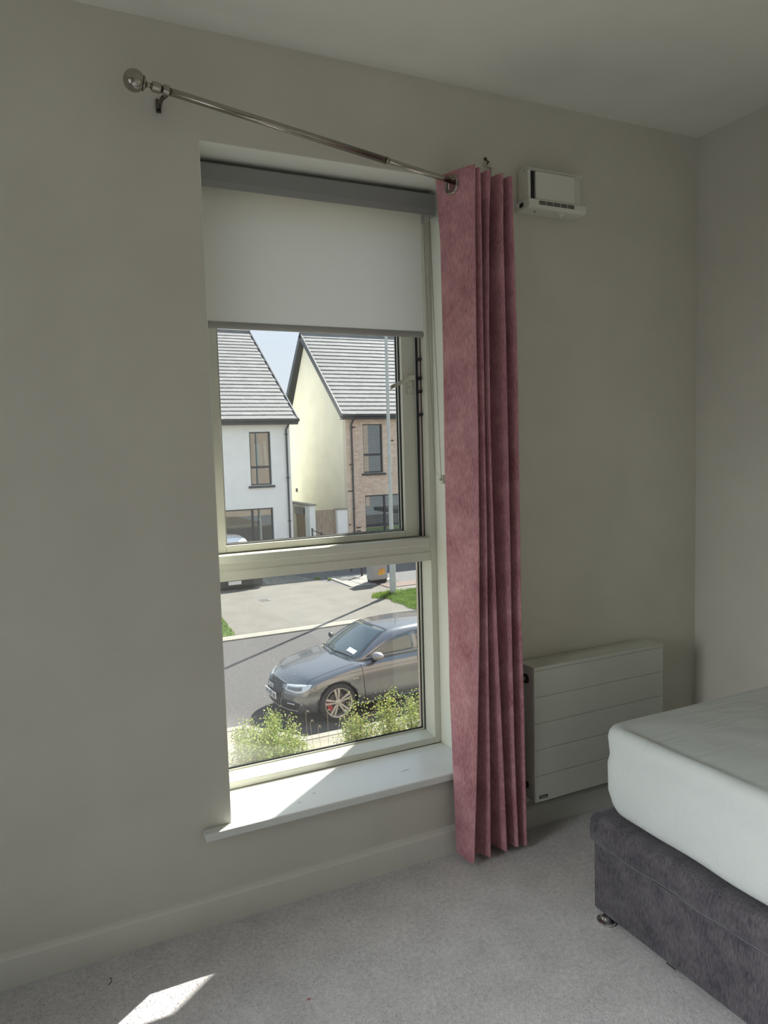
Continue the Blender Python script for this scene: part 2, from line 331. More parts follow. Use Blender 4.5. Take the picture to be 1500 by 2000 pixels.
def struct(o, label=None, cat='structure'):
    o['kind'] = 'structure'; o['category'] = cat
    if label: o['label'] = label
    return o
def sempty(name, label, cat='structure'):
    o = bpy.data.objects.new(name, None); COL.objects.link(o); return struct(o, label, cat)
def wall_holes(mb, x0, x1, z0, z1, y0, y1, holes, mi=0):
    xs = sorted({x0, x1, *[h[0] for h in holes], *[h[1] for h in holes]}); zs = sorted({z0, z1, *[h[2] for h in holes], *[h[3] for h in holes]})
    X = {x: i for i, x in enumerate(xs)}; nx = len(xs); nz = len(zs)
    solid = lambda i, j: 0 <= i < nx - 1 and 0 <= j < nz - 1 and not any(h[0] <= xs[i] < h[1] and h[2] <= zs[j] < h[3] for h in holes)
    fs = []; vs = []
    idx = lambda i, j, k: (j * nx + i) * 2 + k
    for j in range(nz):
        for i in range(nx): vs += [(xs[i], y0, zs[j]), (xs[i], y1, zs[j])]
    for i in range(nx - 1):
        for j in range(nz - 1):
            if not solid(i, j): continue
            fs.append((idx(i, j, 0), idx(i + 1, j, 0), idx(i + 1, j + 1, 0), idx(i, j + 1, 0)))
            fs.append((idx(i, j, 1), idx(i, j + 1, 1), idx(i + 1, j + 1, 1), idx(i + 1, j, 1)))
            if not solid(i - 1, j): fs.append((idx(i, j, 0), idx(i, j + 1, 0), idx(i, j + 1, 1), idx(i, j, 1)))
            if not solid(i + 1, j): fs.append((idx(i + 1, j, 0), idx(i + 1, j, 1), idx(i + 1, j + 1, 1), idx(i + 1, j + 1, 0)))
            if not solid(i, j - 1): fs.append((idx(i, j, 0), idx(i, j, 1), idx(i + 1, j, 1), idx(i + 1, j, 0)))
            if not solid(i, j + 1): fs.append((idx(i, j + 1, 0), idx(i + 1, j + 1, 0), idx(i + 1, j + 1, 1), idx(i, j + 1, 1)))
    return mb.add(vs, fs, mi)

# ================================================================== room shell
XL, XR, ZS, ZT, XC, H, YB, XW = 0.485, 1.308, 0.26, 2.166, 2.34, 2.45, -3.5, -1.4
YF = 0.208                                   # front face of the window frame
YO = 0.335                                   # outer face of the wall
mb = MB(); wall_holes(mb, XW - .2, XC + .2, 0, H, 0, YO - .02, [(XL, XR, ZS - .02, ZT)])
struct(mb.build('wall_back', M['wall'], fix=False), 'warm off-white window wall', 'wall')
mb = MB(); mb.box(XW - .2, XC + .2, YO - .02, YO, 0, H); 
# outer brick skin of our own house
G = -3.28
mb = MB(); wall_holes(mb, -14, 26, G, 6.0, YO - .02, YO, [(XL + .03, XR - .02, ZS + .03, ZT - .02)])
ow = struct(mb.build('wall_outside', M['brick_b'], fix=False), 'buff outer skin of the room wall seen past the glass', 'wall')
mb = MB(); mb.box(1.95, 7, YO, 1.02, G, 6.0); struct(mb.build('wall_added_shade', M['brick_b']), 'added unseen wall outside, right of the window, shading the sill', 'wall')  # added out of view so its corner casts the shade edge on the sill
struct(MB().box(-4, 7, YO, 1.0, 2.62, 2.80).build('trim_3', M['white_plastic']), 'added unseen overhang outside above the window, shading the blind', 'trim')  # overhang added out of view to keep direct sun off the blind
struct(MB().box(XC, XC + .2, YB, 0, 0, H).build('wall_right', M['wall']), 'off-white right wall beside the bed', 'wall')
mb = MB()
# left wall with an added opening behind the fill lamp
for (y0, y1, z0, z1) in ((YB, -1.7, 0, H), (-.6, 0, 0, H), (-1.7, -.6, 0, .6), (-1.7, -.6, 1.9, H)): mb.box(XW - .2, XW, y0, y1, z0, z1)
struct(mb.build('wall_left', M['wall']), 'off-white left wall outside the view', 'wall')
struct(MB().box(XW - .2, XC + .2, YB - .2, YB, 0, H).build('wall_front', M['wall']), 'off-white wall behind the camera', 'wall')
struct(MB().box(XW - .2, XC + .2, YB - .2, YO - .02, H, H + .2).build('ceiling', M['ceiling']), 'plain off-white ceiling', 'ceiling')
struct(MB().box(XW - .2, XC + .2, YB - .2, 0, -.25, 0).build('floor', M['carpet']), 'grey carpeted floor', 'floor')
# short carpet tufts near the view, real pile
def pile():
    rnd = random.Random(3); mb = MB(); vs = []; fs = []
    for i in range(42000):
        x = rnd.uniform(-.15, 1.6); y = -.03 - rnd.random() ** 1.1 * 1.1
        if x > 1.365 and y < -.46: continue
        h = rnd.uniform(.001, .0032); a = rnd.uniform(0, PI); w = .0016
        dx, dy = math.cos(a) * w, math.sin(a) * w; lx, ly = rnd.uniform(-.002, .002), rnd.uniform(-.002, .002)
        n = len(vs); vs += [(x - dx, y - dy, -.001), (x + dx, y + dy, -.001), (x + lx, y + ly, h)]; fs.append((n, n + 1, n + 2))
    mb.add(vs, fs); o = mb.build('carpet_pile', M['carpet'], fix=False); return o
tag(pile(), 'short grey carpet pile below the window', 'carpet', kind='stuff')
def skirt(name, x0, y0, x1, y1, nx, ny, label):
    d = Vector((x1 - x0, y1 - y0, 0)); n = Vector((nx, ny, 0)); prof = [(0, 0), (.018, 0), (.018, .074), (.014, .081), (.006, .086), (0, .088)]
    mb = MB(); rows = [[Vector((x0, y0, 0)) + n * a + Vector((0, 0, z)) + d * t for (a, z) in prof] for t in (0, 1)]
    mb.grid(rows, close=True); mb.add([rows[0][i] for i in range(6)], [tuple(range(6))]); mb.add([rows[1][i] for i in range(6)], [tuple(range(6))])
    return struct(mb.build(name, M['skirt']), label, 'baseboard')
skirt('baseboard_back', XW + .018, 0, XC - .018, 0, 0, -1, 'off-white skirting board under the window')
skirt('baseboard_right', XC, 0, XC, YB, -1, 0, 'off-white skirting board behind the bed')
skirt('baseboard_left', XW, 0, XW, YB, 1, 0, 'off-white skirting board along the left wall')
# reveal lining: head, jambs (thin plaster skins just inside the opening)
mb = MB(); mb.box(XL, XL + .002, 0.001, YO - .03, ZS, ZT); mb.box(XR - .002, XR, 0.001, YO - .03, ZS, ZT); mb.box(XL + .002, XR - .002, 0.001, YO - .03, ZT - .002, ZT)
struct(mb.build('trim_1', M['reveal']), 'pale plaster reveal around the window', 'trim')
# sill board with horns and a rounded nose
poly = [(XL + .002, YF), (XL + .002, -.0), (.405, -.0), (.405, -.035), (1.388, -.035), (1.388, -.0), (XR - .002, -.0), (XR - .002, YF)]
mb = MB(); mb.prism(poly, 2, .256, .28)
sill = struct(mb.build('trim_2', M['sill'], bevel=.004), 'glossy white window board', 'trim'); sill['label'] = 'glossy white window board with a rounded front edge'
for (x, y, w, d, a) in ((.70, .10, .018, .003, .5), (.76, .055, .006, .004, 0), (1.08, .06, .02, .003, .2), (.70, .02, .008, .003, 0)):
    c, s_ = math.cos(a), math.sin(a); pts = [(-w, 0), (-w * .3, -d), (w, -d * .3), (w * .6, d), (-w * .5, d * .8)]
    mb = MB(); mb.prism([(x + p[0] * c - p[1] * s_, y + p[0] * s_ + p[1] * c) for p in pts], 2, .2800, .2803)
    mb.build('scuff_mark', M['mark'], sill)
# ------------------------------------------------------------------ the window
win = sempty('window_1', 'tall cream window with an opening upper sash over a fixed pane', 'window')
F = M['frame']
def bar(name, *a, par=win, mt=F, bv=.002): return MB().box(*a).build(name, mt, par, bevel=bv)
e = .002
fx0, fx1, fz0, fz1 = XL + e, XR - e, .28, ZT - e
bar('frame_jamb', fx0, .512, YF, .31, fz0, fz1); bar('frame_jamb', 1.281, fx1, YF, .31, fz0, fz1)
bar('frame_head', .512, 1.281, YF, .31, 2.14, fz1)
bar('frame_bottom_rail', .512, 1.281, YF, .31, fz0, .303)
mb = MB(); mb.prism([(YF + .001, .303), (.285, .311), (.285, .303)], 0, .512, 1.281); mb.build('glazing_ledge', M['frame'], win)
# transom: main bar with a groove, ledge strip in front
mb = MB(); mb.prism([(YF, .941), (YF, .970), (YF + .004, .972), (YF + .004, .976), (YF, .978), (YF, .996), (.296, .996), (.296, .941)], 0, .512, 1.281)
mb.build('transom', F, win, bevel=.001)
bar('transom_drip_rail', .490, 1.270, YF - .014, YF + .036, .9962, 1.022, bv=.003)
bar('rail_end_cap', 1.270, 1.276, YF - .013, YF + .03, .999, 1.021)
# fixed lower pane with gaskets
def pane_set(x0, x1, z0, z1, y, parent, name='pane'):
    g = MB().box(x0, x1, y, y + .004, z0, z1).build(name, M['glass'], parent)
    for (k, yy, t, mt) in ((0, y - .004, .005, M['gasket']), (1, y - .010, .006, F), (2, y - .013, .0025, M['gasket'])):
        o0 = [.006, .0, -.0025][k] if False else [.004, -.001, -.004][k]
        mb = MB(); wall_holes(mb, x0 - .006, x1 + .006, z0 - .006, z1 + .006, yy, yy + (.004 if k != 1 else .006), [(x0 + o0 + t * .4, x1 - o0 - t * .4, z0 + o0 + t * .4, z1 - o0 - t * .4)])
        mb.build(['glazing_gasket', 'glazing_bead', 'glazing_gasket'][k], mt, parent, fix=False)
    return g
pane_set(.518, 1.275, .313, .935, .288, win)
# opening sash, hinged on the left and slightly ajar outwards
sash = bpy.data.objects.new('sash', None); COL.objects.link(sash); sash.parent = win; sash.location = (.515, .247, 0); sash.rotation_euler = (0, 0, R(0.9))
def sb(name, x0, x1, y0, y1, z0, z1, mt=F, bv=.003): return MB().box(x0, x1, y0, y1, z0, z1).build(name, mt, sash, bevel=bv)
sb('sash_stile', 0, .056, 0, .052, 1.024, 2.135); sb('sash_stile', .695, .750, 0, .052, 1.024, 2.135)
sb('sash_rail', .056, .695, 0, .052, 1.024, 1.046); sb('sash_rail', .056, .695, 0, .052, 2.085, 2.135)
g = MB().box(.060, .691, .030, .034, 1.050, 2.081).build('pane', M['glass'], sash)
for (yy, mt, w) in ((.026, M['gasket'], .012), (.018, F, .008), (.014, M['gasket'], .003)):
    mb = MB(); wall_holes(mb, .054, .697, 1.044, 2.087, yy, yy + .004, [(.058 + w * .6, .693 - w * .6, 1.047 + w * .4, 2.083 - w * .6)])
    mb.build('glazing_gasket' if mt is not F else 'glazing_bead', mt, sash, fix=False)
# gap seals and lock strip on the sash edge
bar('seal_strip', 1.2668, 1.2690, .247, .262, 1.024, 2.13, mt=M['gasket'], bv=0)
bar('lock_strip', 1.2690, 1.2765, .2465, .262, 1.024, 2.13, mt=M['seal'], bv=0)
bar('seal_strip', 1.2765, 1.2805, .247, .262, 1.024, 2.13, mt=M['gasket'], bv=0)
bar('transom_upstand', .512, 1.281, .303, .309, .980, 1.040)
for z in (1.64, 1.575, 1.53, 1.45): 
    mb = MB(); mb.lathe([(0.0, 0), (.006, 0), (.006, .012), (0, .012)], (1.272, .248, z), (0, -1, 0), 10); mb.build('lock_cam', M['gasket'], win)
# handle: plate and lever turned to the left
hd = MB(); hd.box(.7135, .7325, -.007, 0, 1.523, 1.589); hb = hd.build('handle_plate', M['metal_dull'], sash, bevel=.002)
mb = MB(); mb.lathe([(0, 0), (.009, 0), (.008, .022), (.0085, .026), (0, .026)], (.723, -.006, 1.574), (0, -1, 0), 16); mb.build('handle_neck', M['metal_dull'], sash, smooth=True)
mb = MB(); pts = [(.729, -.030, 1.577), (.712, -.033, 1.575), (.680, -.037, 1.562), (.655, -.039, 1.551), (.628, -.040, 1.540)]
rows = []
for i, p in enumerate(pts):
    hh = [.0085, .0085, .007, .0065, .007][i]; dd = .004
    rows.append([(p[0], p[1] - dd, p[2] - hh), (p[0], p[1] + dd, p[2] - hh), (p[0], p[1] + dd, p[2] + hh), (p[0], p[1] - dd, p[2] + hh)])
mb.grid(rows, close=True); mb.add(rows[0], [(0, 1, 2, 3)]); mb.add(rows[-1], [(3, 2, 1, 0)]); mb.build('handle_lever', M['metal_dull'], sash, bevel=.0015)
mb = MB(); mb.lathe([(0, 0), (.004, 0), (.004, .003), (0, .003)], (.723, -.007, 1.545), (0, -1, 0), 10); mb.build('handle_screw', M['screw'], sash)
# ------------------------------------------------------------------ roller blind
bl = thing('roller_blind', (.897, .13, 2.16), 'half-lowered pale grey roller blind with grey headbox in the window', 'blind')
def L(o, par):      # keep world coordinates while parenting
    o.parent = par; o.matrix_parent_inverse = par.matrix_basis.inverted() if False else Matrix.Translation(par.location).inverted(); return o
def lb(name, mb_, mt, par, **k): return L(mb_.build(name, mt, **k), par)
mb = MB(); mb.prism([(.100, 2.082), (.094, 2.100), (.096, 2.146), (.104, 2.152), (.19, 2.152), (.19, 2.142), (.106, 2.142), (.106, 2.084)], 0, .496, 1.262); lb('headbox', mb, M['casc'], bl, bevel=.001)
for xa in (1.262, .490): lb('end_cap', MB().prism([(.097, 2.078), (.091, 2.100), (.094, 2.152), (.105, 2.157), (.19, 2.157), (.19, 2.082)], 0, xa, xa + .006), M['bar'], bl)
mb = MB(); mb.lathe([(0, 0), (.019, 0), (.019, .75), (0, .75)], (.503, .148, 2.112), (1, 0, 0), 20); lb('fabric_roll', mb, M['blind'], bl, smooth=True)
mb = MB(); rows = []
for i in range(13):
    z = 2.11 - i * (2.11 - 1.712) / 12; rows.append([(x, .129 + .0006 * math.sin(i * .9 + x * 7), z) for x in [.506 + k * (.721) / 16 for k in range(17)]])
mb.grid(rows); o = mb.build('fabric', M['blind'], smooth=True); L(o, bl)
mb = MB(); rows = []
for x in (.503, .506, 1.225, 1.229):
    rr = .3 if x in (.503, 1.229) else 1
    rows.append([(x, .129 + .006 * rr * math.cos(t), 1.706 + .0105 * rr * math.sin(t)) for t in [2 * PI * k / 14 for k in range(14)]])
mb.grid(rows, close=True); lb('bottom_bar', mb, M['bar'], bl, smooth=True)
# bead chain: two strands and a holder near the reveal
mb = MB()
def beads(p0, p1, n, r=.0020, sag=0):
    for i in range(n):
        t = i / (n - 1); c = Vector(p0).lerp(Vector(p1), t) + Vector((sag * math.sin(PI * t), 0, 0))
        vs = [c + Vector(d) * r for d in ((1, 0, 0), (-1, 0, 0), (0, 1, 0), (0, -1, 0), (0, 0, 1), (0, 0, -1))]
        mb.add(vs, [(0, 2, 4), (2, 1, 4), (1, 3, 4), (3, 0, 4), (2, 0, 5), (1, 2, 5), (3, 1, 5), (0, 3, 5)])
beads((1.254, .118, 2.085), (1.279, .122, 1.238), 190); beads((1.240, .135, 2.085), (1.262, .135, 1.262), 185, .0015)
beads((1.262, .135, 1.262), (1.279, .124, 1.232), 9, .0012)
o = lb('bead_chain', mb, M['chain'], bl, fix=False); o['kind'] = 'stuff'
mb = MB(); mb.box(1.2815, 1.3055, .115, .130, 1.212, 1.242); mb.box(1.272, 1.283, .119, .126, 1.222, 1.232); lb('chain_holder', mb, M['clearplastic'], bl, bevel=.002)
# ------------------------------------------------------------------ curtain pole (fallen at the right end)
P0, P1 = Vector((.347, -.085, 2.244)), Vector((1.33, -.090, 2.107))
dr = (P1 - P0).normalized(); pole = thing('curtain_pole', P0, 'brushed nickel curtain pole with ball finial sloping down to the right', 'curtain pole')
mb = MB(); mb.tube([P0 + dr * .02, P0 + dr * .66], .0095, 20); lb('outer_tube', mb, M['nickel'], pole, smooth=True)
mb = MB(); mb.tube([P0 + dr * .655, P1], .008, 20); mb.lathe([(.0096, 0), (.0102, .001), (.0102, .006), (.0096, .007)], P0 + dr * .655, dr, 20, closed=True); lb('inner_tube', mb, M['nickel'], pole, smooth=True)
ball = P0 - dr * .033
mb = MB(); mb.lathe([(.0265 * math.sin(PI * i / 14), -.0265 * math.cos(PI * i / 14)) for i in range(15)], ball, dr, 24); lb('finial_ball', mb, M['nickel'], pole, smooth=True)
mb = MB(); mb.lathe([(0, -.012), (.018, -.012), (.0185, -.009), (.011, -.006), (.006, -.002), (.005, .004), (.010, .008), (.0125, .010), (.0125, .026), (.0115, .030), (0, .030)], P0, dr, 24); lb('finial_collar', mb, M['nickel'], pole, smooth=False)
bk = thing('pole_bracket', (.388, 0, 2.24), 'tarnished metal wall bracket holding the left end of the pole', 'bracket')
q = P0 + dr * .042
mb = MB(); mb.lathe([(.0098, -.006), (.0135, -.006), (.0135, .008), (.0098, .008)], q, dr, 20, closed=True); lb('ring_clamp', mb, M['nickel'], bk)
mb = MB(); mb.box(.378, .391, -.008, -.0005, 2.216, 2.250); lb('wall_plate', mb, M['nickel_dark'], bk, bevel=.002)
mb = MB(); mb.tube([(.3845, -.006, 2.225), (.384, -.022, 2.228), (.385, -.050, 2.232), (q.x, q.y, q.z - .011)], [.0065, .0055, .0055, .0065], 8); lb('bracket_arm', mb, M['nickel_dark'], bk, smooth=True)
bk2 = thing('broken_bracket', (1.395, 0, 2.22), 'twisted broken bracket stub and screw on the wall above the curtain', 'bracket')
mb = MB(); mb.lathe([(0, -.001), (.0045, -.001), (.0045, .006), (.002, .009), (0, .009)], (1.393, 0, 2.243), (0, -1, 0), 10); lb('screw_head', mb, M['nickel_dark'], bk2)
mb = MB(); mb.tube([(1.394, -.003, 2.241), (1.400, -.010, 2.232), (1.394, -.006, 2.222), (1.404, -.012, 2.212)], [.002, .0035, .003, .002], 6); lb('bent_hook', mb, M['nickel_dark'], bk2)
mb = MB(); mb.tube([(1.385, -.004, 2.228), (1.398, -.012, 2.216), (1.410, -.006, 2.205)], .0016, 6); mb.tube([(1.391, -.012, 2.233), (1.384, -.010, 2.214)], .0014, 6); lb('bent_wire', mb, M['screw'], bk2)
mb = MB(); mb.box(1.412, 1.430, -.010, -.0005, 2.175, 2.217); lb('wall_plate', mb, M['clearplastic'], bk2, bevel=.001)
# ------------------------------------------------------------------ curtain
ZROW = [2.140, 1.965, 1.675, 1.367, 1.055, .75, .485, .31, .02]
YC = [-.185, -.178, -.171, -.164, -.158, -.151, -.144, -.137, -.130]
XE = [1.192, 1.203, 1.202, 1.200, 1.202, 1.204, 1.198, 1.194, 1.203]
XCR = [[1.234, 1.256, 1.290, 1.335, 1.368], [1.235, 1.261, 1.286, 1.337, 1.376], [1.237, 1.265, 1.285, 1.346, 1.388], [1.242, 1.270, 1.289, 1.353, 1.394], [1.243, 1.275, 1.299, 1.360, 1.399], [1.242, 1.277, 1.311, 1.366, 1.405], [1.235, 1.282, 1.325, 1.374, 1.416], [1.232, 1.286, 1.336, 1.382, 1.422], [1.221, 1.287, 1.350, 1.396, 1.431]]
def interp(zs, vals, z):
    for i in range(len(zs) - 1):
        if zs[i] >= z >= zs[i + 1]:
            t = (zs[i] - z) / (zs[i] - zs[i + 1]); t = t
            return vals[i] * (1 - t) + vals[i + 1] * t
    return vals[0] if z > zs[0] else vals[-1]
def curtain():
    cu_ = thing('curtain', (1.3, -.1, .02), 'dusty pink velvet eyelet curtain bunched at the right side of the window', 'curtain')
    rows = []; NTOP = 30; ZS_ = [2.140 - .105 * k / NTOP for k in range(NTOP)] + [2.035 - 2.015 * k / 62 for k in range(63)]; NZ = len(ZS_) - 1
    for i in range(NZ + 1):
        z = ZS_[i]
        yc = interp(ZROW, YC, z); xe = interp(ZROW, XE, z); xs = [interp(ZROW, [r[k] for r in XCR], z) for k in range(5)]
        sm_ = min(1, max(0, (.62 - z) / .35)); ye = -.034 - .018 * sm_ * sm_ * (3 - 2 * sm_)
        ye = ye - .003 * math.sin(z * 5)
        bow = .004 + .003 * math.sin(z * 3 + .5)
        lp_ = lambda t, dx: (xe + (xs[0] - xe) * t - dx, ye + (yc - ye) * t)
        ctrl = [(xe, ye), lp_(.25, bow * .8), lp_(.55, bow * 1.2), lp_(.80, bow * .9), lp_(.93, bow * .4), (xs[0] + .001, yc + .001), (xs[0] + .006, yc + .014)]
        for k in range(5):
            nx_ = xs[k + 1] if k < 4 else xs[4] + .022
            x0 = xs[k]; vx = x0 + (nx_ - x0) * (.5 if k else .22)
            yv = -.05 + .008 * math.sin(k * 2.1 + z * 2)
            if k == 2: yv = -.035
            if k == 0: yv = -.030
            ctrl += [(x0 + .006, yc + .045), (vx - .002, yv - .018), (vx + .001, yv), (vx + .005, yv - .014)]
            if k < 4:
                yk = yc + [0, .004, .002, .003, .004][k + 1]
                ctrl += [(nx_ - .012 if nx_ - vx > .015 else nx_ - .006, yk + .028), (nx_ - .0025, yk + .002), (nx_ + .003, yk + .010)]
            else: ctrl += [(xs[4] + .017, -.052), (xs[4] + .020, -.040)]
        pts = []
        n = len(ctrl)
        for a in range(n - 1):
            NS_ = 10 if a < 6 else 4
            p0 = ctrl[max(a - 1, 0)]; p1 = ctrl[a]; p2 = ctrl[a + 1]; p3 = ctrl[min(a + 2, n - 1)]
            for s_ in range(NS_):
                t = s_ / NS_
                f = lambda c: .5 * ((2 * p1[c]) + (-p0[c] + p2[c]) * t + (2 * p0[c] - 5 * p1[c] + 4 * p2[c] - p3[c]) * t * t + (-p0[c] + 3 * p1[c] - 3 * p2[c] + p3[c]) * t ** 3)
                pts.append((f(0), min(f(1), -.028)))
        pts.append(ctrl[-1])
        top = max(0, 1 - i / 4)
        hem = i == NZ
        row = []
        for j, p in enumerate(pts):
            dz = 0
            if z > 2.035: dz = (z - 2.035) / .105 * (.008 - .022 * (j / len(pts)))
            if i > NZ - 4: dz = .004 * math.sin(j * .14)
            row.append((p[0], p[1], z + dz))
        rows.append(row)
    # eyelet hole: drop the faces inside the ring on the first panel
    mb = MB(); mb.grid(rows)
    ri = min(rows, key=lambda r_: abs(r_[30][2] - 2.108)); pj = min(range(5, 58), key=lambda j: abs(ri[j][1] + .102)); ec = Vector((ri[pj][0], -.102, 2.108))
    tg = Vector(ri[pj + 4]) - Vector(ri[pj - 4]); tg.z = 0; tg.normalize(); nrm_ = Vector((-tg.y, tg.x, 0)); nrm_ = nrm_ if nrm_.x < 0 else -nrm_
    keep = []
    for f in mb.f:
        c = sum((Vector(mb.v[i]) for i in f), Vector()) / 4
        if abs(c.x - ec.x) < .03 and (Vector((0, c.y - ec.y, c.z - ec.z))).length < .0235: continue
        keep.append(f)
    mb.f = keep; mb.mi = [0] * len(keep)
    me = mb.mesh('fabric', M['curtain'], True)
    o = bpy.data.objects.new('fabric', me); COL.objects.link(o); L(o, cu_)
    # stitched heading line and hem seams
    mb = MB()
    j0 = 0
    def seam(iz, lo, hi, off=.0012):
        row = rows[iz]; pts = [(p[0] - off, p[1] - off, p[2] - .01) for p in row[lo:hi]]
        mb.tube(pts, .0008, 4)
    seam(min(range(len(rows)), key=lambda k: abs(rows[k][20][2] - 2.045)), 1, 50)
    lb('heading_seam', mb, M['curtain'], cu_)
    mb = MB()
    # eyelet ring, axis roughly along the pole
    ax = nrm_
    prof = [(.020, -.003), (.0225, -.0045), (.0265, -.004), (.028, -.001), (.028, .002), (.0225, .004), (.020, .003)]
    mb.lathe(prof, ec + nrm_ * .001, ax, 32, closed=True); lb('eyelet', mb, M['nickel'], cu_, smooth=True)
    for k, (x, z) in enumerate(((1.258, 2.100), (1.296, 2.096), (1.338, 2.092))):
        mb = MB(); mb.lathe(prof, (x - .004, -.10, z), ax, 20, closed=True); lb('eyelet', mb, M['nickel'], cu_, smooth=True)
    return cu_
curtain()
# ------------------------------------------------------------------ vent unit on the wall
vt = thing('wall_vent', (1.62, 0, 2.15), 'white plastic ventilation unit on the wall right of the curtain', 'vent')
mb = MB(); mb.box(1.518, 1.742, -.045, -.001, 2.118, 2.222); lb('housing', mb, M['white_plastic'], vt, bevel=.004)
mb = MB(); mb.box(1.541, 1.700, -.068, -.0455, 2.1175, 2.205)
lb('front_cover', mb, M['white_plastic'], vt, bevel=.003)
mb = MB(); mb.prism([(-.046, 2.205), (-.046, 2.222), (-.060, 2.216), (-.069, 2.206)], 0, 1.512, 1.738); lb('top_lip', mb, M['white_plastic'], vt, bevel=.002)
mb = MB(); mb.box(1.510, 1.520, -.068, -.0455, 2.1175, 2.205); lb('side_post', mb, M['white_plastic'], vt, bevel=.001)
mb = MB(); mb.box(1.5202, 1.5408, -.060, -.0455, 2.1175, 2.205); lb('air_slot', mb, M['dark_slot'], vt)
mb = MB(); mb.box(1.5168, 1.5178, -.044, -.038, 2.122, 2.215); lb('side_slot', mb, M['dark_slot'], vt)
mb = MB(); mb.prism([(-.001, 2.0875), (-.001, 2.117), (-.071, 2.117), (-.0745, 2.112), (-.0745, 2.094), (-.066, 2.0875)], 0, 1.508, 1.742); lb('bottom_tray', mb, M['white_plastic'], vt, bevel=.003)
for k in range(5):
    for r_ in range(3):
        mb = MB(); x0 = 1.548 + k * .029; mb.box(x0, x0 + .026, -.0755, -.0744, 2.0995 + r_ * .0042, 2.1020 + r_ * .0042); lb('grille_slot', mb, M['dark_slot'], vt)
mb = MB(); mb.box(1.5068, 1.5082, -.045, -.025, 2.096, 2.11); lb('side_slot', mb, M['dark_slot'], vt)
mb = MB(); mb.lathe([(0, 0), (.010, 0), (.009, .004), (.005, .006), (.005, .013), (0, .014)], (1.660, -.045, 2.0875), (0, 0, -1), 14); lb('control_knob', mb, M['white_plastic'], vt)
mb = MB(); mb.box(1.548, 1.553, -.05, -.045, 2.080, 2.0875); lb('screw_tab', mb, M['bar'], vt)
# ------------------------------------------------------------------ radiator
rd = thing('radiator', (1.78, 0, .1), 'white low radiator with five ribbed front panels, partly behind the bed', 'radiator')
rx0, rx1, ry0, ry1, rz0, rz1 = 1.478, 2.055, -.110, -.022, .144, .604
mb = MB(); mb.box(rx0 + .004, rx1 - .004, ry0 + .012, ry1, rz0, rz1 - .001); lb('casing', mb, M['rad'], rd)
n = 5; hgt = (rz1 - .012 - rz0) / n
for k in range(n):
    z0 = rz0 + k * hgt
    mb = MB(); mb.box(rx0, rx1, ry0, ry0 + .0115, z0 + .0012, z0 + hgt - .0012); lb('front_panel', mb, M['rad'], rd, bevel=.0012)
mb = MB(); mb.box(rx0 + .001, rx1 - .001, ry0 + .003, ry0 + .0118, rz0, rz1 - .012); lb('front_backing', mb, M['rad'], rd)
mb = MB(); mb.box(rx0, rx1, ry0, -.106 + .008, rz1 - .0115, rz1); mb.box(rx0, rx1, -.034, ry1 + .002, rz1 - .006, rz1); mb.box(rx0, rx0 + .04, -.098, -.034, rz1 - .006, rz1); mb.box(rx1 - .04, rx1, -.098, -.034, rz1 - .006, rz1)
lb('top_rim', mb, M['rad'], rd, bevel=.001)
mb = MB(); mb.box(rx0 + .04, rx1 - .04, -.098, -.034, rz1 - .012, rz1 - .010); lb('grille_base', mb, M['rad_dark'], rd)
for k in range(6):
    y = -.0935 + k * .0098; mb = MB(); mb.box(rx0 + .04, rx1 - .04, y, y + .0036, rz1 - .0035, rz1 - .0005); lb('grille_bar', mb, M['rad'], rd)
mb = MB(); mb.lathe([(0, 0), (.016, 0), (.016, .004), (.011, .006), (.011, .010), (0, .011)], (rx0 + .003, -.062, .557), (-1, 0, 0), 18); lb('valve_cap', mb, M['dark_slot'], rd, smooth=False)
mb = MB(); mb.lathe([(0, 0), (.008, 0), (.008, .008), (.006, .010), (.006, .018), (0, .018)], (rx0 - .0085, -.066, .560), (-1, 0, 0), 14); lb('bleed_valve', mb, M['chrome'], rd)
mb = MB(); mb.lathe([(0, 0), (.011, 0), (.011, .012), (0, .012)], (rx0 + .003, -.06, .19), (-1, 0, 0), 14); lb('lower_plug', mb, M['dark_slot'], rd)
mb = MB(); mb.box(rx0 + .016, rx0 + .050, ry0 - .0012, ry0 + .0005, rz0 + .012, rz0 + .022); o = lb('maker_badge', mb, M['gasket'], rd); o['label'] = 'small dark maker badge'
mb = MB(); mb.box(rx0 + .02, rx0 + .046, ry0 - .0016, ry0 - .0011, rz0 + .0155, rz0 + .0185); lb('badge_lettering', mb, M['bar'], rd)
for x in (rx0 + .12, rx1 - .12):
    mb = MB(); mb.box(x, x + .03, ry1 - .001, -.0005, rz0 + .03, rz1 - .05); lb('wall_bracket', mb, M['rad_dark'], rd)
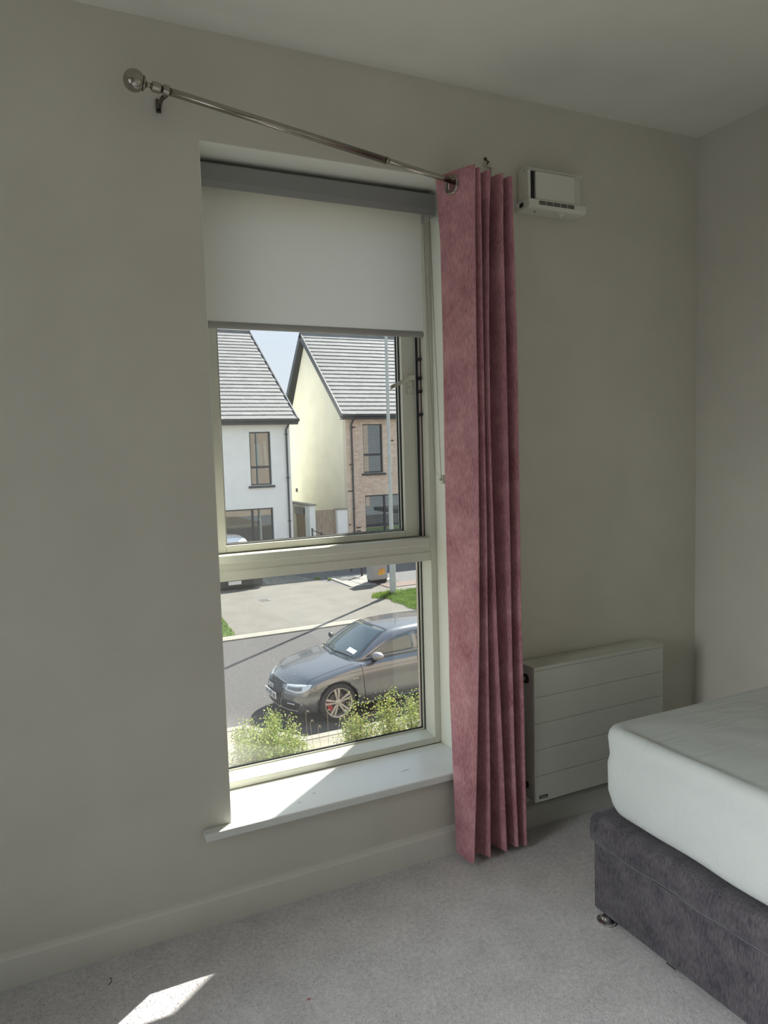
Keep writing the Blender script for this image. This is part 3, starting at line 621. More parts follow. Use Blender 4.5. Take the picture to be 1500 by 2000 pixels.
# ------------------------------------------------------------------ divan base
bx0, bx1, by0, by1 = 1.385, 2.310, -2.40, -.478
dv = thing('divan_base', (1.85, -1.4, 0), 'charcoal grey chenille divan bed base with a padded lid', 'bed base')
mb = MB(); mb.box(bx0 + .008, bx1, by0, by1 - .008, .020, .218); lb('base_box', mb, M['divan'], dv, bevel=.008)
def soft_slab(x0, x1, y0, y1, z0, z1, r, nx, ny, wob=0.0, seed=1, corner=.05):
    # rounded slab as closed loops: plan outline with rounded corners, stacked; top filled by grid ngon
    rnd = random.Random(seed); mb = MB()
    def outline(ins):
        pts = []; rr = max(corner - ins * .4, .004)
        for (cx, cy, a0) in ((x1 - ins - rr, y1 - ins - rr, 0), (x0 + ins + rr, y1 - ins - rr, 90), (x0 + ins + rr, y0 + ins + rr, 180), (x1 - ins - rr, y0 + ins + rr, 270)):
            arc = [(cx + rr * math.cos(R(a0 + k * 15)), cy + rr * math.sin(R(a0 + k * 15))) for k in range(7)]
            if pts:
                p, q = pts[-1], arc[0]; N = max(2, int(math.hypot(q[0] - p[0], q[1] - p[1]) / .04))
                pts += [(p[0] + (q[0] - p[0]) * k / N, p[1] + (q[1] - p[1]) * k / N) for k in range(1, N)]
            pts += arc
        p, q = pts[-1], pts[0]; N = max(2, int(math.hypot(q[0] - p[0], q[1] - p[1]) / .04))
        pts += [(p[0] + (q[0] - p[0]) * k / N, p[1] + (q[1] - p[1]) * k / N) for k in range(1, N)]
        return pts
    return outline
def slab_mesh(x0, x1, y0, y1, prof, corner, disp=None):
    rows = []; N = 160
    for (ins, z, cr_) in prof:
        X0, X1, Y0, Y1 = x0 + ins, x1 - ins, y0 + ins, y1 - ins; rr = min(cr_ if cr_ else corner, (X1 - X0) / 2.01, (Y1 - Y0) / 2.01)
        w, h = X1 - X0 - 2 * rr, Y1 - Y0 - 2 * rr
        row = []
        # fixed share of points per side/corner so that all rows match
        for side in range(4):
            cx, cy = [(X1 - rr, Y1 - rr), (X0 + rr, Y1 - rr), (X0 + rr, Y0 + rr), (X1 - rr, Y0 + rr)][side]
            for k in range(9):
                a = R(side * 90 + k * 90 / 8); row.append((cx + rr * math.cos(a), cy + rr * math.sin(a)))
            nx_, ny_ = [(X0 + rr, Y1), (X0, Y0 + rr), (X1 - rr, Y0), (X1, Y1 - rr)][side]; px, py = row[-1]
            K = [16, 40, 16, 40][side]
            row += [(px + (nx_ - px) * k / K, py + (ny_ - py) * k / K) for k in range(1, K)]
        row = [(x, y, z) for (x, y) in row]
        if disp: row = [disp(p) for p in row]
        rows.append(row)
    mb = MB(); mb.grid(rows, close=True)
    n = len(rows[0]); mb.add(rows[-1], [tuple(range(n))]); mb.add(rows[0], [tuple(range(n - 1, -1, -1))])
    return mb
def dlid(p):
    x, y, z = p; return (x + .002 * math.sin(y * 23) + .0015 * math.sin(y * 61), y + .001 * math.sin(x * 30), z + .0015 * math.sin(y * 35 + x * 20))
mb = slab_mesh(bx0 - .004, bx1, by0, by1 + .004, [(.02, .2175, 0), (.005, .219, 0), (.000, .226, 0), (-.002, .25, 0), (0, .283, 0), (.004, .295, 0), (.012, .302, 0), (.03, .3045, 0), (.1, .3045, 0)], .012, dlid)
lb('padded_lid', mb, M['divan'], dv, smooth=True)
mb = MB(); mb.tube([(bx0 + .006, by1 - .014, .2150), (bx0 + .0045, by1 - .1, .2150), (bx0 + .0045, by1 - .4, .2145), (bx0 + .0045, -1.4, .2145)], .0022, 6); lb('lid_piping', mb, M['divan'], dv)
mb = MB(); mb.tube([(bx0 + .0105, by1 - .0105, .025), (bx0 + .0105, by1 - .0105, .215)], .0015, 6); lb('corner_seam', mb, M['divan'], dv)
for (x, y) in ((bx0 + .010, by1 - .055), (bx1 - .06, by1 - .05), (bx0 + .010, by0 + .06), (bx1 - .06, by0 + .06)):
    mb = MB(); mb.lathe([(0, 0), (.022, 0), (.026, .004), (.026, .010), (.016, .014), (.012, .020), (0, .020)], (x, y, 0.0005), (0, 0, 1), 20); lb('chrome_glide', mb, M['chrome'], dv, smooth=False)
mb = MB(); mb.box(bx0 + .0075, bx0 + .012, by1 - .30, by1 - .27, .014, .0195); lb('chrome_strip', mb, M['chrome'], dv)
# ------------------------------------------------------------------ mattress in a fitted sheet
def dm(p):
    x, y, z = p
    b_ = .004 * math.sin((z - .305) / .24 * PI) if z < .545 else 0
    w = .0035 * math.sin(y * 9 + z * 14) + .002 * math.sin(y * 27 + z * 31 + x * 12)
    left = x < 1.5; far = y > -.65
    return (x - (b_ + w) * (1 if left else 0), y + (b_ + .003 * math.sin(z * 33 + x * 9)) * (1 if far else 0), z + .004 + .002 * math.sin(x * 9 + y * 7))
mx0, mx1, my0, my1 = 1.400, 2.325, -2.38, -.505
prof = [(.07, .3055, .07), (.035, .3065, .07), (.017, .310, .07), (.008, .319, .07), (.003, .338, .07), (.001, .375, .065), (.001, .42, .07), (.002, .45, .06), (.006, .475, .055), (.004, .50, .05), (.001, .525, .05), (.003, .540, .05), (.010, .550, .045), (.022, .558, .045)]
mb = slab_mesh(mx0, mx1, my0, my1, prof, .06, dm)
mb.f = [f for f in mb.f if len(f) == 4]; mb.mi = [0] * len(mb.f)
# domed, creased top as a grid of shrinking loops
base = [Vector(p) for p in mb.v[-len(mb.v) // 1:]]
nrow = len(prof); nn = 0
for f in mb.f: nn = max(nn, 0)
tot = 9 * 4 + 15 + 39 + 15 + 39
lastrow = [Vector(mb.v[(nrow - 1) * tot + k]) for k in range(tot)]
cx, cy = (mx0 + mx1) / 2, (my0 + my1) / 2
rows = [lastrow]
for s_ in [.97, .93, .88, .82, .75, .67, .58, .48, .37, .25, .12, .02]:
    row = []
    for p in lastrow:
        # shrink towards the centre line so that creases follow the bed
        x = cx + (p.x - cx) * s_; y = (my1 - .05 - (1 - s_) * .6 * 0) if False else cy + (p.y - cy) * (1 - (1 - s_) * .62)
        z = .5585 + .012 * (1 - s_) ** .6
        z += .0022 * math.sin(13 * (x * .8 + y * .6) + 5 * math.sin(y * 3)) + .0012 * math.sin(41 * (x * .75 + y * .5) + 3 * math.sin(x * 7))
        row.append(Vector((x, y, z)))
    rows.append(row)
mb.grid(rows, close=True); mb.add(rows[-1], [tuple(range(len(rows[-1])))])
mt_ = thing('mattress', (1.86, -1.45, .308), 'thick mattress in a creased white fitted sheet on the grey divan', 'mattress')
lb('fitted_sheet', mb, M['sheet'], mt_, smooth=True)
# small debris on the carpet
o = MB(); o.tube([(.55, -.42, .004), (.556, -.418, .006), (.560, -.421, .005)], .0012, 5); tag(o.build('lint', M['redcal']), 'tiny red speck of lint on the carpet near the bottom edge', 'lint')
o = MB(); o.tube([(.130, -.105, .004), (.135, -.113, .006), (.132, -.124, .005), (.124, -.132, .004)], .0010, 5); tag(o.build('thread', M['black']), 'short dark curled thread on the carpet by the skirting board', 'thread')

# ================================================================== OUTSIDE
# ground layers (all 'structure')
def ground(name, poly, z, mt, label, th=.3, kind=True):
    mb = MB(); mb.prism(poly, 2, z - th, z); return struct(mb.build(name, mt), label, 'ground')
ground('ground_soil', [(-6, 1.1), (14, 1.1), (14, 7.9), (-6, 7.9)], G + .10, M['soil'], 'dry planting bed below the window')
ground('ground_footpath', [(-6, 7.9), (14, 7.9), (14, 8.75), (3.75, 8.75), (3.05, 9.75), (-6, 9.75)], G + .10, M['path'], 'pale near footpath between the shrubs and the road')
ground('ground_kerb', [(-6, 9.75), (3.05, 9.75), (3.75, 8.75), (14, 8.75), (14, 8.90), (3.83, 8.90), (3.13, 9.90), (-6, 9.90)], G + .11, M['kerb'], 'concrete kerb of the near footpath')
ground('ground_road', [(-12, 8.0), (26, 8.0), (26, 15.98), (-12, 15.98)], G, M['road'], 'grey asphalt road', .5)
ground('ground_far_kerb', [(-12, 15.98), (26, 15.98), (26, 16.12), (-12, 16.12)], G + .03, M['kerb'], 'low kerb on the far side of the road')
ground('ground_gutter_strip', [(-12, 16.125), (26, 16.125), (26, 16.38), (-12, 16.38)], G + .03, M['kerb'], 'pale concrete strip behind the far kerb')
ground('ground_apron', [(4.7, 16.40), (10.0, 16.40), (9.95, 17.6), (10.15, 19.15), (26, 19.35), (26, 20.75), (10.55, 20.75), (9.84, 20.76), (9.35, 22.95), (5.2, 22.95), (4.9, 18.5)], G + .03, M['concrete'], 'broad pale concrete apron across the road')
ground('ground_lawn_right', [(10.0, 16.40), (26, 16.40), (26, 19.35), (10.15, 19.15), (9.95, 17.6)], G + .04, M['grassbase'], 'lawn around the foot of the lamp post')
ground('ground_lawn_left', [(-12, 16.40), (4.7, 16.40), (4.9, 18.5), (5.2, 22.95), (-12, 22.95)], G + .04, M['grassbase'], 'lawn left of the concrete apron')
ground('ground_gravel', [(5.2, 22.95), (9.35, 22.95), (9.0, 24.4), (5.2, 24.2)], G + .03, M['gravel'], 'speckled weedy strip behind the concrete apron')
ground('ground_gravel_edging', [(7.55, 23.0), (7.75, 23.0), (7.9, 24.3), (7.7, 24.3)], G + .045, M['kerb'], 'narrow concrete edging across the weedy strip', .02)
ground('ground_drive', [(-12, 24.2), (5.2, 24.2), (9.0, 24.4), (9.35, 22.95), (9.84, 20.76), (26, 20.75), (26, 30), (-12, 30)], G + .02, M['asphalt_drive'], 'blue-grey asphalt drive in front of the houses')
mb = MB()
ground('ground_beyond', [(-60, 30), (70, 30), (70, 90), (-60, 90)], G, M['grassbase'], 'ground beyond the houses')
ground('ground_side_left', [(-60, 1.1), (-12, 1.1), (-12, 30), (-60, 30)], G - .01, M['road'], 'ground far to the left')
ground('ground_side_right', [(26, 1.1), (70, 1.1), (70, 30), (26, 30)], G - .01, M['road'], 'ground far to the right')
# pale paving slabs by the cabinet
pv = sempty('ground_paving', 'pale square paving slabs beside the utility cabinet')
MB().box(9.84, 11.7, 20.76, 23.2, G - .1, G + .034).build('joint_bed', M['joint'], pv)
me = MB().box(0, .44, 0, .44, 0, .02).mesh('slab', M['slab'])
for i in range(4):
    for j in range(5):
        if i >= 2 and j < 1: continue
        o = bpy.data.objects.new('slab', me); COL.objects.link(o); o.parent = pv; o.location = (9.86 + i * .46, 20.78 + j * .46 + random.uniform(-.004, .004), G + .030 + random.uniform(0, .005))
rb = sempty('ground_brick_apron', 'reddish brick pavers at the foot of the utility cabinet')
MB().box(10.8, 12.9, 19.95, 20.75, G - .1, G + .038).build('joint_bed', M['joint'], rb)
me = MB().box(0, .205, 0, .100, 0, .02).mesh('paver', M['redbrick'], fix=False)
for i in range(10):
    for j in range(7):
        o = bpy.data.objects.new('paver', me); COL.objects.link(o); o.parent = rb; o.location = (10.82 + i * .21 - (.05 if j % 2 else 0) + .05, 19.96 + j * .108, G + .030)
# covers
def cover(name, x, y, w, d, lab, z=G + .031):
    t = thing(name, (x, y, z), lab, 'cover')
    mb = MB(); wall = [(-w / 2, -d / 2), (w / 2, -d / 2), (w / 2, d / 2), (-w / 2, d / 2)]; mb.prism(wall, 2, 0, .008); mb.build('rim', M['kerb'], t)
    mb = MB(); mb.box(-w / 2 + .02, w / 2 - .02, -d / 2 + .02, d / 2 - .02, .008, .013); mb.build('lid', M['iron'], t)
    for k in range(4): mb = MB(); mb.box(-w / 2 + .04, w / 2 - .04, -d / 2 + .05 + k * (d - .1) / 4, -d / 2 + .07 + k * (d - .1) / 4, .013, .018); mb.build('rib', M['iron'], t)
cover('stopcock_cover', 6.67, 20.36, .34, .42, 'small iron service cover set in the concrete apron')
cover('manhole_cover', 10.38, 22.35, .75, .65, 'large dark manhole cover beside the cabinet paving', G + .052)
# grass: nobody could count it
def grass(name, poly_fn, n, label, x0, x1, y0, y1, h=(.04, .10)):
    rnd = random.Random(11); vs = []; fs = []
    for i in range(n):
        x, y = rnd.uniform(x0, x1), rnd.uniform(y0, y1)
        if not poly_fn(x, y): continue
        hh = rnd.uniform(*h); a = rnd.uniform(0, PI); w = .010; lx, ly = rnd.uniform(-.04, .04), rnd.uniform(-.04, .04)
        dx, dy = math.cos(a) * w, math.sin(a) * w; k = len(vs)
        vs += [(x - dx, y - dy, G + .035), (x + dx, y + dy, G + .035), (x + lx, y + ly, G + .04 + hh)]; fs.append((k, k + 1, k + 2))
    mb = MB(); mb.add(vs, fs); tag(mb.build(name, M['grass'], fix=False), label, 'grass', kind='stuff')
grass('lawn_grass', lambda x, y: x > 9.93 + .12 * math.sin(y * 7) * .5, 16000, 'bright green grass around the lamp post base', 9.9, 13.5, 16.42, 19.25)
grass('verge_grass', lambda x, y: x < 4.7 + (y - 16.4) * .09, 10000, 'bright green grass wedge left of the concrete apron', 2.2, 5.2, 16.42, 22.0)
rnd = random.Random(5)
mb = MB()
for (cx_, cy_, r_) in ((9.95, 18.75, .28), (9.45, 22.95, .10), (9.75, 22.55, .05), (10.45, 18.95, .2)):
    for i in range(260):
        a, d_ = rnd.uniform(0, 2 * PI), r_ * math.sqrt(rnd.random()); x, y = cx_ + math.cos(a) * d_, cy_ + math.sin(a) * d_
        k = rnd.uniform(.02, .09) if r_ < .15 else rnd.uniform(.06, .18); mb.add([(x - .012, y, G + .03), (x + .012, y, G + .03), (x + rnd.uniform(-.05, .05), y + rnd.uniform(-.05, .05), G + .03 + k)], [(0, 1, 2)])
tag(mb.build('weeds', M['leaf_a'], fix=False), 'weed tufts along the apron edge and the lamp post foot', 'weeds', kind='stuff')
# ------------------------------------------------------------------ lamp post
lp = thing('lamp_post', (10.46, 18.9, G + .03), 'tall pale grey lamp post standing at the corner of the right lawn', 'lamp post')
mb = MB(); mb.lathe([(0, 0), (.100, 0), (.100, 1.3), (.090, 1.34), (.068, 1.40), (.055, 5.0), (.042, 9.0), (0, 9.0)], (0, 0, 0), (0, 0, 1), 20); mb.build('post', M['galv'], lp, smooth=False)
mb = MB(); mb.box(-.035, .035, -.108, -.098, .55, 1.05); mb.build('access_door', M['galv'], lp, bevel=.003)
mb = MB(); mb.tube([(0, 0, 8.95), (0, -.25, 9.15), (0, -.6, 9.2)], .03, 8); mb.build('arm', M['galv'], lp)
mb = MB(); mb.prism([(-.10, 0), (.10, 0), (.08, .09), (-.08, .09)], 1, -1.15, -.6); o = mb.build('lamp_head', M['galv'], lp); o.location = (0, 0, 9.15)
# ------------------------------------------------------------------ utility cabinet
uc = thing('utility_cabinet', (10.98, 21.15, G + .05), 'grey electrical cabinet with yellow warning triangles beside the railing', 'cabinet')
mb = MB(); mb.box(-.31, .31, -.19, .19, .10, 1.15); mb.build('body', M['cabinet'], uc, bevel=.01)
mb = MB(); mb.box(-.29, .29, -.17, .17, 0, .10); mb.build('plinth', M['black'], uc)
mb = MB(); mb.box(-.34, .34, -.22, .22, 1.15, 1.20); mb.build('roof', M['cabinet'], uc, bevel=.01)
mb = MB(); mb.box(-.27, .27, -.196, -.190, .15, 1.10); mb.build('door', M['cabinet'], uc, bevel=.003)
for x in (.03, .15):
    mb = MB(); z = .36 if x < .1 else .38; mb.prism([(x - .085, z), (x + .085, z), (x, z + .15)], 1, -.200, -.1965); a = mb.build('warning_triangle', M['orange'], uc)
    mb = MB(); mb.prism([(x - .062, z + .013), (x + .062, z + .013), (x, z + .122)], 1, -.2025, -.2005); mb.build('triangle_face', M['yellow'], a)
    mb = MB(); mb.prism([(x - .008, z + .045), (x + .010, z + .045), (x + .004, z + .095), (x - .012, z + .09)], 1, -.2045, -.203); mb.build('bolt_mark', M['black'], a)
    mb = MB(); mb.box(x - .075, x + .055, -.200, -.1965, z - .10, z - .015); b_ = mb.build('warning_text_panel', M['yellow'], uc)
    for k in range(3): mb = MB(); mb.box(x - .065, x + .045 - k * .01, -.2025, -.2005, z - .035 - k * .024, z - .029 - k * .024); mb.build('text_line', M['orange'], b_)
# ------------------------------------------------------------------ low black railing
rl = thing('railing', (11.0, 24.3, G), 'low black metal railing running from the doorway to the cabinet', 'railing')
A, B = Vector((10.42, 25.9, 0)), Vector((11.03, 22.55, 0))
for k in range(6):
    c = A.lerp(B, k / 5); mb = MB(); mb.box(-.028, .028, -.028, .028, 0, 1.0); o = mb.build('post', M['black'], rl, loc=(c.x - 11.0, c.y - 24.3, 0.02 + .55 * (1 - k / 5)))
for z in (.93, .5):
    mb = MB(); mb.tube([(A.x - 11.0, A.y - 24.3, z + .57), (B.x - 11.0, B.y - 24.3, z + .02)], .018, 6); mb.build('rail', M['black'], rl)
# ------------------------------------------------------------------ houses opposite
def win_house(par, x0, x1, z0, z1, y, bars_v=(), bars_h=(), sill_=True, slats=None, drapes=False, side='front', low_open=False):
    d = .07; yf = y + .08; fr = .055
    mb = MB(); mb.box(x0, x1, yf, yf + d, z0, z0 + fr); mb.box(x0, x1, yf, yf + d, z1 - fr, z1); mb.box(x0, x0 + fr, yf, yf + d, z0 + fr, z1 - fr); mb.box(x1 - fr, x1, yf, yf + d, z0 + fr, z1 - fr)
    cols = [x0 + fr] + [v for b_ in bars_v for v in (b_ - .04, b_ + .04)] + [x1 - fr]; rws = [z0 + fr] + [v for b_ in bars_h for v in (b_ - .045, b_ + .045)] + [z1 - fr]
    for b_ in bars_v: mb.box(b_ - .04, b_ + .04, yf, yf + d, z0 + fr, z1 - fr)
    for k in range(0, len(cols), 2):
        for b_ in bars_h: mb.box(cols[k], cols[k + 1], yf, yf + d, b_ - .045, b_ + .045)
    f = mb.build('window', M['anthracite'], par)
    for i in range(0, len(cols), 2):
        for j in range(0, len(rws), 2):
            MB().box(cols[i], cols[i + 1], yf + .03, yf + .036, rws[j], rws[j + 1]).build('pane', M['house_glass'], f)
            if slats and slats(cols[i], rws[j]):
                sm = MB(); z = rws[j + 1] - .03
                while z > rws[j] + .02: sm.box(cols[i] + .01, cols[i + 1] - .01, yf + .085, yf + .112, z, z + .018); z -= .055
                o = sm.build('blind_slats', M['slat'], f); o['kind'] = 'stuff'
    MB().box(x0 - .05, x1 + .05, y + .55, y + .57, z0 - .05, z1 + .05).build('dark_interior', M['room_dark'], f)
    if drapes:
        sm = MB(); rows = [[(x0 + .25 + .32 * k / 14 + .03 * (1 - z_) , yf + .22 + .02 * math.sin(k * 1.7), z1 - .45 - 0.95 * (1 - z_)) for k in range(15)] for z_ in (1, .66, .33, 0)]; sm.grid(rows); sm.build('drape', M['drape'], f, smooth=True)
        sm = MB(); rows = [[(x0 + .62 + .12 * k / 8 + .05 * (1 - z_), yf + .20 + .02 * math.sin(k * 1.7), z1 - .35 - 1.1 * (1 - z_)) for k in range(9)] for z_ in (1, .5, 0)]; sm.grid(rows); o = sm.build('drape', M['drape_white'], f, smooth=True); o['label'] = 'white drape'
    if sill_: MB().box(x0 - .10, x1 + .10, y - .07, y + .10, z0 - .10, z0 - .015).build('window_sill', M['anthracite'], par)
    return (x0, x1, z0, z1)
def house(name, label, x0, x1, y0, yr, y1, zb, ze, zr, ze2, mfront, mside, holes, x_tiles, oh=.27, drop=0):
    h = thing(name, ((x0 + x1) / 2, (y0 + y1) / 2, zb), label, 'house')
    hx, hy, hz = h.location
    inv = Matrix.Translation(h.location).inverted()
    def P(mb_, nm, mt, **k): o = mb_.build(nm, mt, **k); o.parent = h; o.matrix_parent_inverse = inv; return o
    mb = MB(); wall_holes(mb, x0, x1, zb, ze, y0, y0 + .3, holes); P(mb, 'front_wall', mfront, fix=False)
    mb = MB(); P(mb.box(x0, x1, y1 - .3, y1, zb, ze2 if ze2 < ze else ze), 'rear_wall', mside)
    gp = [(y0 + .3, zb), (y1 - .3, zb), (y1 - .3, ze2 - .05), (yr, zr - .16), (y0 + .3, ze - .02)]
    for (a, b_) in ((x0, x0 + .3), (x1 - .3, x1)): P(MB().prism(gp, 0, a, b_), 'gable_wall', mside)
    for (a, b_) in ((x0 + .001, x0 + .3), (x1 - .3, x1 - .001)): pass
    # roof decks
    sl_f = math.atan2(zr - ze, yr - (y0 - .3)); Lf = math.hypot(zr - ze, yr - (y0 - .3))
    RX0, RX1 = x0 - oh, x1 + oh
    def deck(yA, zA, yB, zB, nm):
        n = Vector((0, -(zB - zA), yB - yA)).normalized() * .06
        if n.z < 0: n = -n
        return P(MB().prism([(yA, zA), (yB, zB), (yB - n.y, zB - n.z), (yA - n.y, zA - n.z)], 0, RX0, RX1), nm, M['batten'])
    deck(y0 - .3, ze, yr, zr, 'roof_deck'); rs = deck(y1 + .3, ze2, yr, zr, 'rear_roof')
    # tiles: wedges laid in courses
    tw, te, tl = .33, .292, .34; sn, cs = math.sin(sl_f), math.cos(sl_f)
    def tmesh():
        a, b_ = .042, .010; v = [(0.002, -.02, 0), (tw - .002, -.02, 0), (tw - .002, tl, 0), (0.002, tl, 0), (0.002, -.02, a), (tw - .002, -.02, a), (tw - .002, tl, b_), (0.002, tl, b_)]
        v = [(p[0], p[1] * cs - p[2] * sn, p[1] * sn + p[2] * cs) for p in v]
        return v, [(3, 2, 1, 0), (4, 5, 6, 7), (0, 1, 5, 4), (1, 2, 6, 5), (2, 3, 7, 6), (3, 0, 4, 7)]
    tv, tf = tmesh(); mes = []
    for mt in (M['tile'], M['tile2']):
        t_ = MB(); t_.add(tv, tf); mes.append(t_.mesh('tile', mt, fix=False))
    rest = MB(); nr = int(Lf / te); nc = int((RX1 - RX0) / tw); cnt = 0; rr = random.Random(2)
    for r_ in range(nr):
        yy = y0 - .3 + r_ * te * cs; zz = ze + r_ * te * sn + .004
        for c_ in range(nc + 1):
            xx = RX0 + c_ * tw - (tw / 2 if r_ % 2 else 0)
            if xx < RX0 - .01:
                rest.add([(max(v[0] + xx, RX0), v[1] + yy, v[2] + zz) for v in tv], tf); continue
            if xx + tw > RX1 + .01:
                if xx < RX1 - .03: rest.add([(min(v[0] + xx, RX1), v[1] + yy, v[2] + zz) for v in tv], tf)
                continue
            if x_tiles[0] <= xx <= x_tiles[1] and cnt < 298:
                o = bpy.data.objects.new('tile', mes[rr.random() < .3]); COL.objects.link(o); o.parent = h; o.location = (xx - hx, yy - hy, zz - hz + rr.uniform(0, .004)); cnt += 1
            else: rest.add([(v[0] + xx, v[1] + yy, v[2] + zz) for v in tv], tf)
    o = P(rest, 'roof_tiles', M['tile'], fix=False); o['kind'] = 'stuff'
    # verge boards, ridge, fascia, gutter
    for xx in (RX0 - .02, RX1 - .03):
        for (ya, za, yb_, zb_) in ((y0 - .3, ze, yr, zr), (y1 + .3, ze2, yr, zr)):
            n = Vector((0, -(zb_ - za), yb_ - ya)).normalized(); n = n if n.z > 0 else -n; u_, d_ = n * .06, n * .19
            P(MB().prism([(ya + u_.y, za + u_.z), (yb_ + u_.y, zb_ + u_.z), (yb_ - d_.y, zb_ - d_.z), (ya - d_.y, za - d_.z)], 0, xx, xx + .05), 'verge_board', M['anthracite'])
    P(MB().tube([(RX0, yr, zr + .03), (RX1, yr, zr + .03)], .09, 8), 'ridge_tiles', M['tile'])
    P(MB().box(RX0, RX1, y0 - .30, y0 - .26, ze - .20, ze - .01), 'fascia', M['anthracite'])
    P(MB().box(RX0, RX1, y0 - .26, y0, ze - .20, ze - .17), 'soffit', M['anthracite'])
    P(MB().prism([(y0 - .42, ze + .01), (y0 - .41, ze - .07), (y0 - .37, ze - .10), (y0 - .33, ze - .10), (y0 - .302, ze - .07), (y0 - .302, ze + .01)], 0, RX0 - .02, RX1 + .02), 'gutter', M['anthracite'])
    P(MB().box(x0 + .3, x1 - .3, y0 + .3, y1 - .3, ze - .6, ze - .5), 'loft_floor', M['room_dark'])
    return h, P
def at(h, fn, *a, **k):
    before = set(COL.objects); fn(h, *a, **k)
    for o in set(COL.objects) - before:
        if o.parent == h: o.matrix_parent_inverse = Matrix.Translation(h.location).inverted()
hA, PA = house('rendered_house', 'white rendered house with grey tiled roof and dark window frames, at left', 3.0, 9.66, 26.0, 31.8, 37.6, G, 2.62, 6.86, 2.62, M['render_white'], M['render_white'],
               [(8.03, 8.87, .10, 2.16), (5.2, 8.87, -2.30, -.79), (3.9, 4.7, .10, 2.16)], (6.3, 9.95))
at(hA, win_house, 8.03, 8.87, .10, 2.16, 26.0, bars_h=(.80,), drapes=True)
at(hA, win_house, 3.9, 4.7, .10, 2.16, 26.0, bars_h=(.80,))
at(hA, win_house, 5.2, 8.87, -2.30, -.79, 26.0, bars_v=(6.5, 8.06), sill_=False)
hB, PB = house('brick_house', 'buff brick house with cream gable and grey tiled roof, at right', 12.48, 19.2, 27.0, 31.4, 34.8, G, 2.84, 6.84, 2.40, M['mortar'], M['render_cream'],
               [(13.27, 14.20, .36, 2.46), (13.29, 15.8, -2.30, -.60), (16.6, 17.5, .36, 2.46)], (12.0, 16.9))
at(hB, win_house, 13.27, 14.20, .36, 2.46, 27.0, bars_h=(1.14,), slats=lambda x, z: True)
at(hB, win_house, 16.6, 17.5, .36, 2.46, 27.0, bars_h=(1.14,), slats=lambda x, z: True)
at(hB, win_house, 13.29, 15.8, -2.30, -.60, 27.0, bars_v=(14.25,), bars_h=(-1.93,), sill_=False, slats=lambda x, z: True)
# brickwork skin on the front of the brick house: real raised bricks, joined
mb = MB(); rr = random.Random(9); z = G + .02; r_ = 0
hb_ = [(13.27, 14.20, .30, 2.46), (13.29, 15.8, -2.30, -.60), (16.6, 17.5, .30, 2.46)]
while z < 2.70:
    x = 12.49 - (.1125 if r_ % 2 else 0)
    while x < 19.2:
        a, b_ = max(x, 12.49), min(x + .215, 19.19)
        if b_ - a > .03 and not any(h_[0] - .002 < (a + b_) / 2 < h_[1] + .002 and h_[2] < z + .03 < h_[3] for h_ in hb_):
            for h_ in hb_:
                if h_[2] < z + .03 < h_[3]:
                    if a < h_[0] < b_: b_ = h_[0]
                    if a < h_[1] < b_: a = h_[1]
            q_ = rr.random(); mi = 3 if q_ < .018 else (0 if q_ < .35 else (1 if q_ < .75 else 2)); pr = rr.uniform(.006, .012)
            v = [(a, 27.0 - pr, z), (b_, 27.0 - pr, z), (b_, 27.0 - pr, z + .065), (a, 27.0 - pr, z + .065), (a, 27.001, z), (b_, 27.001, z), (b_, 27.001, z + .065), (a, 27.001, z + .065)]
            mb.add(v, [(0, 1, 2, 3), (4, 5, 1, 0), (3, 2, 6, 7), (4, 0, 3, 7), (1, 5, 6, 2)], mi)
        x += .225
    z += .075; r_ += 1
o = PB(mb, 'brickwork', [M['brick_a'], M['brick_b'], M['brick_c'], M['brick_d']], fix=False); o['kind'] = 'stuff'
# downpipes
def downpipe(P, x, y, zt, zb):
    P(MB().tube([(x + .10, y - .36, zt + .10), (x + .06, y - .20, zt - .06), (x, y - .07, zt - .26), (x, y - .07, zb)], .038, 8), 'downpipe', M['anthracite'])
    z = zt - .45
    while z > zb: P(MB().box(x - .055, x + .055, y - .12, y, z, z + .04), 'pipe_clip', M['anthracite']); z -= 1.7
downpipe(PA, 9.50, 26.0, 2.48, G); downpipe(PB, 12.72, 27.0, 2.70, G)
# small black air vent on the cream gable
PB(MB().box(12.42, 12.479, 33.3, 33.42, -.64, -.46), 'gable_vent', M['anthracite'])
# passage between the houses: boundary wall with a brown side door, timber gate, low white wall
bw = thing('side_wall', (10.86, 27.0, G), 'white boundary wall with pillar, brown door and dark lintel beside the white house', 'wall')
def PW(mb_, nm, mt, par=bw, **k): o = mb_.build(nm, mt, **k); o.parent = par; o.matrix_parent_inverse = Matrix.Translation(par.location).inverted(); return o
mb = MB(); mb.box(10.74, 10.99, 27.0, 27.55, G, -.90); PW(mb, 'pillar', M['render_white'])
mb = MB(); mb.box(10.76, 10.97, 28.75, 33.0, G, -.90); mb2 = MB(); PW(mb, 'wall_run', M['render_cream']); PW(MB().box(10.76, 10.97, 27.55, 28.75, -1.02, -.90), 'door_head', M['render_cream'])
PW(MB().box(10.70, 11.03, 26.96, 33.0, -.90, -.84), 'coping', M['kerb'])
PW(MB().box(10.70, 10.755, 27.62, 28.85, -1.30, -1.03), 'lintel', M['anthracite'])
for k in range(6): PW(MB().box(10.775, 10.81, 27.57 + k * .195, 27.755 + k * .195, G + .05, -1.03), 'door_plank', M['oak'])
gt = thing('timber_gate', (11.5, 27.3, G), 'weathered vertical plank side gate beside the cream gable', 'gate')
for k in range(10):
    mb = MB(); x = 11.0 + k * .1; mb.box(x, x + .094, 27.30, 27.325, G + .05, -1.13 + random.uniform(-.006, .006)); PW(mb, 'plank', M['timber'], gt)
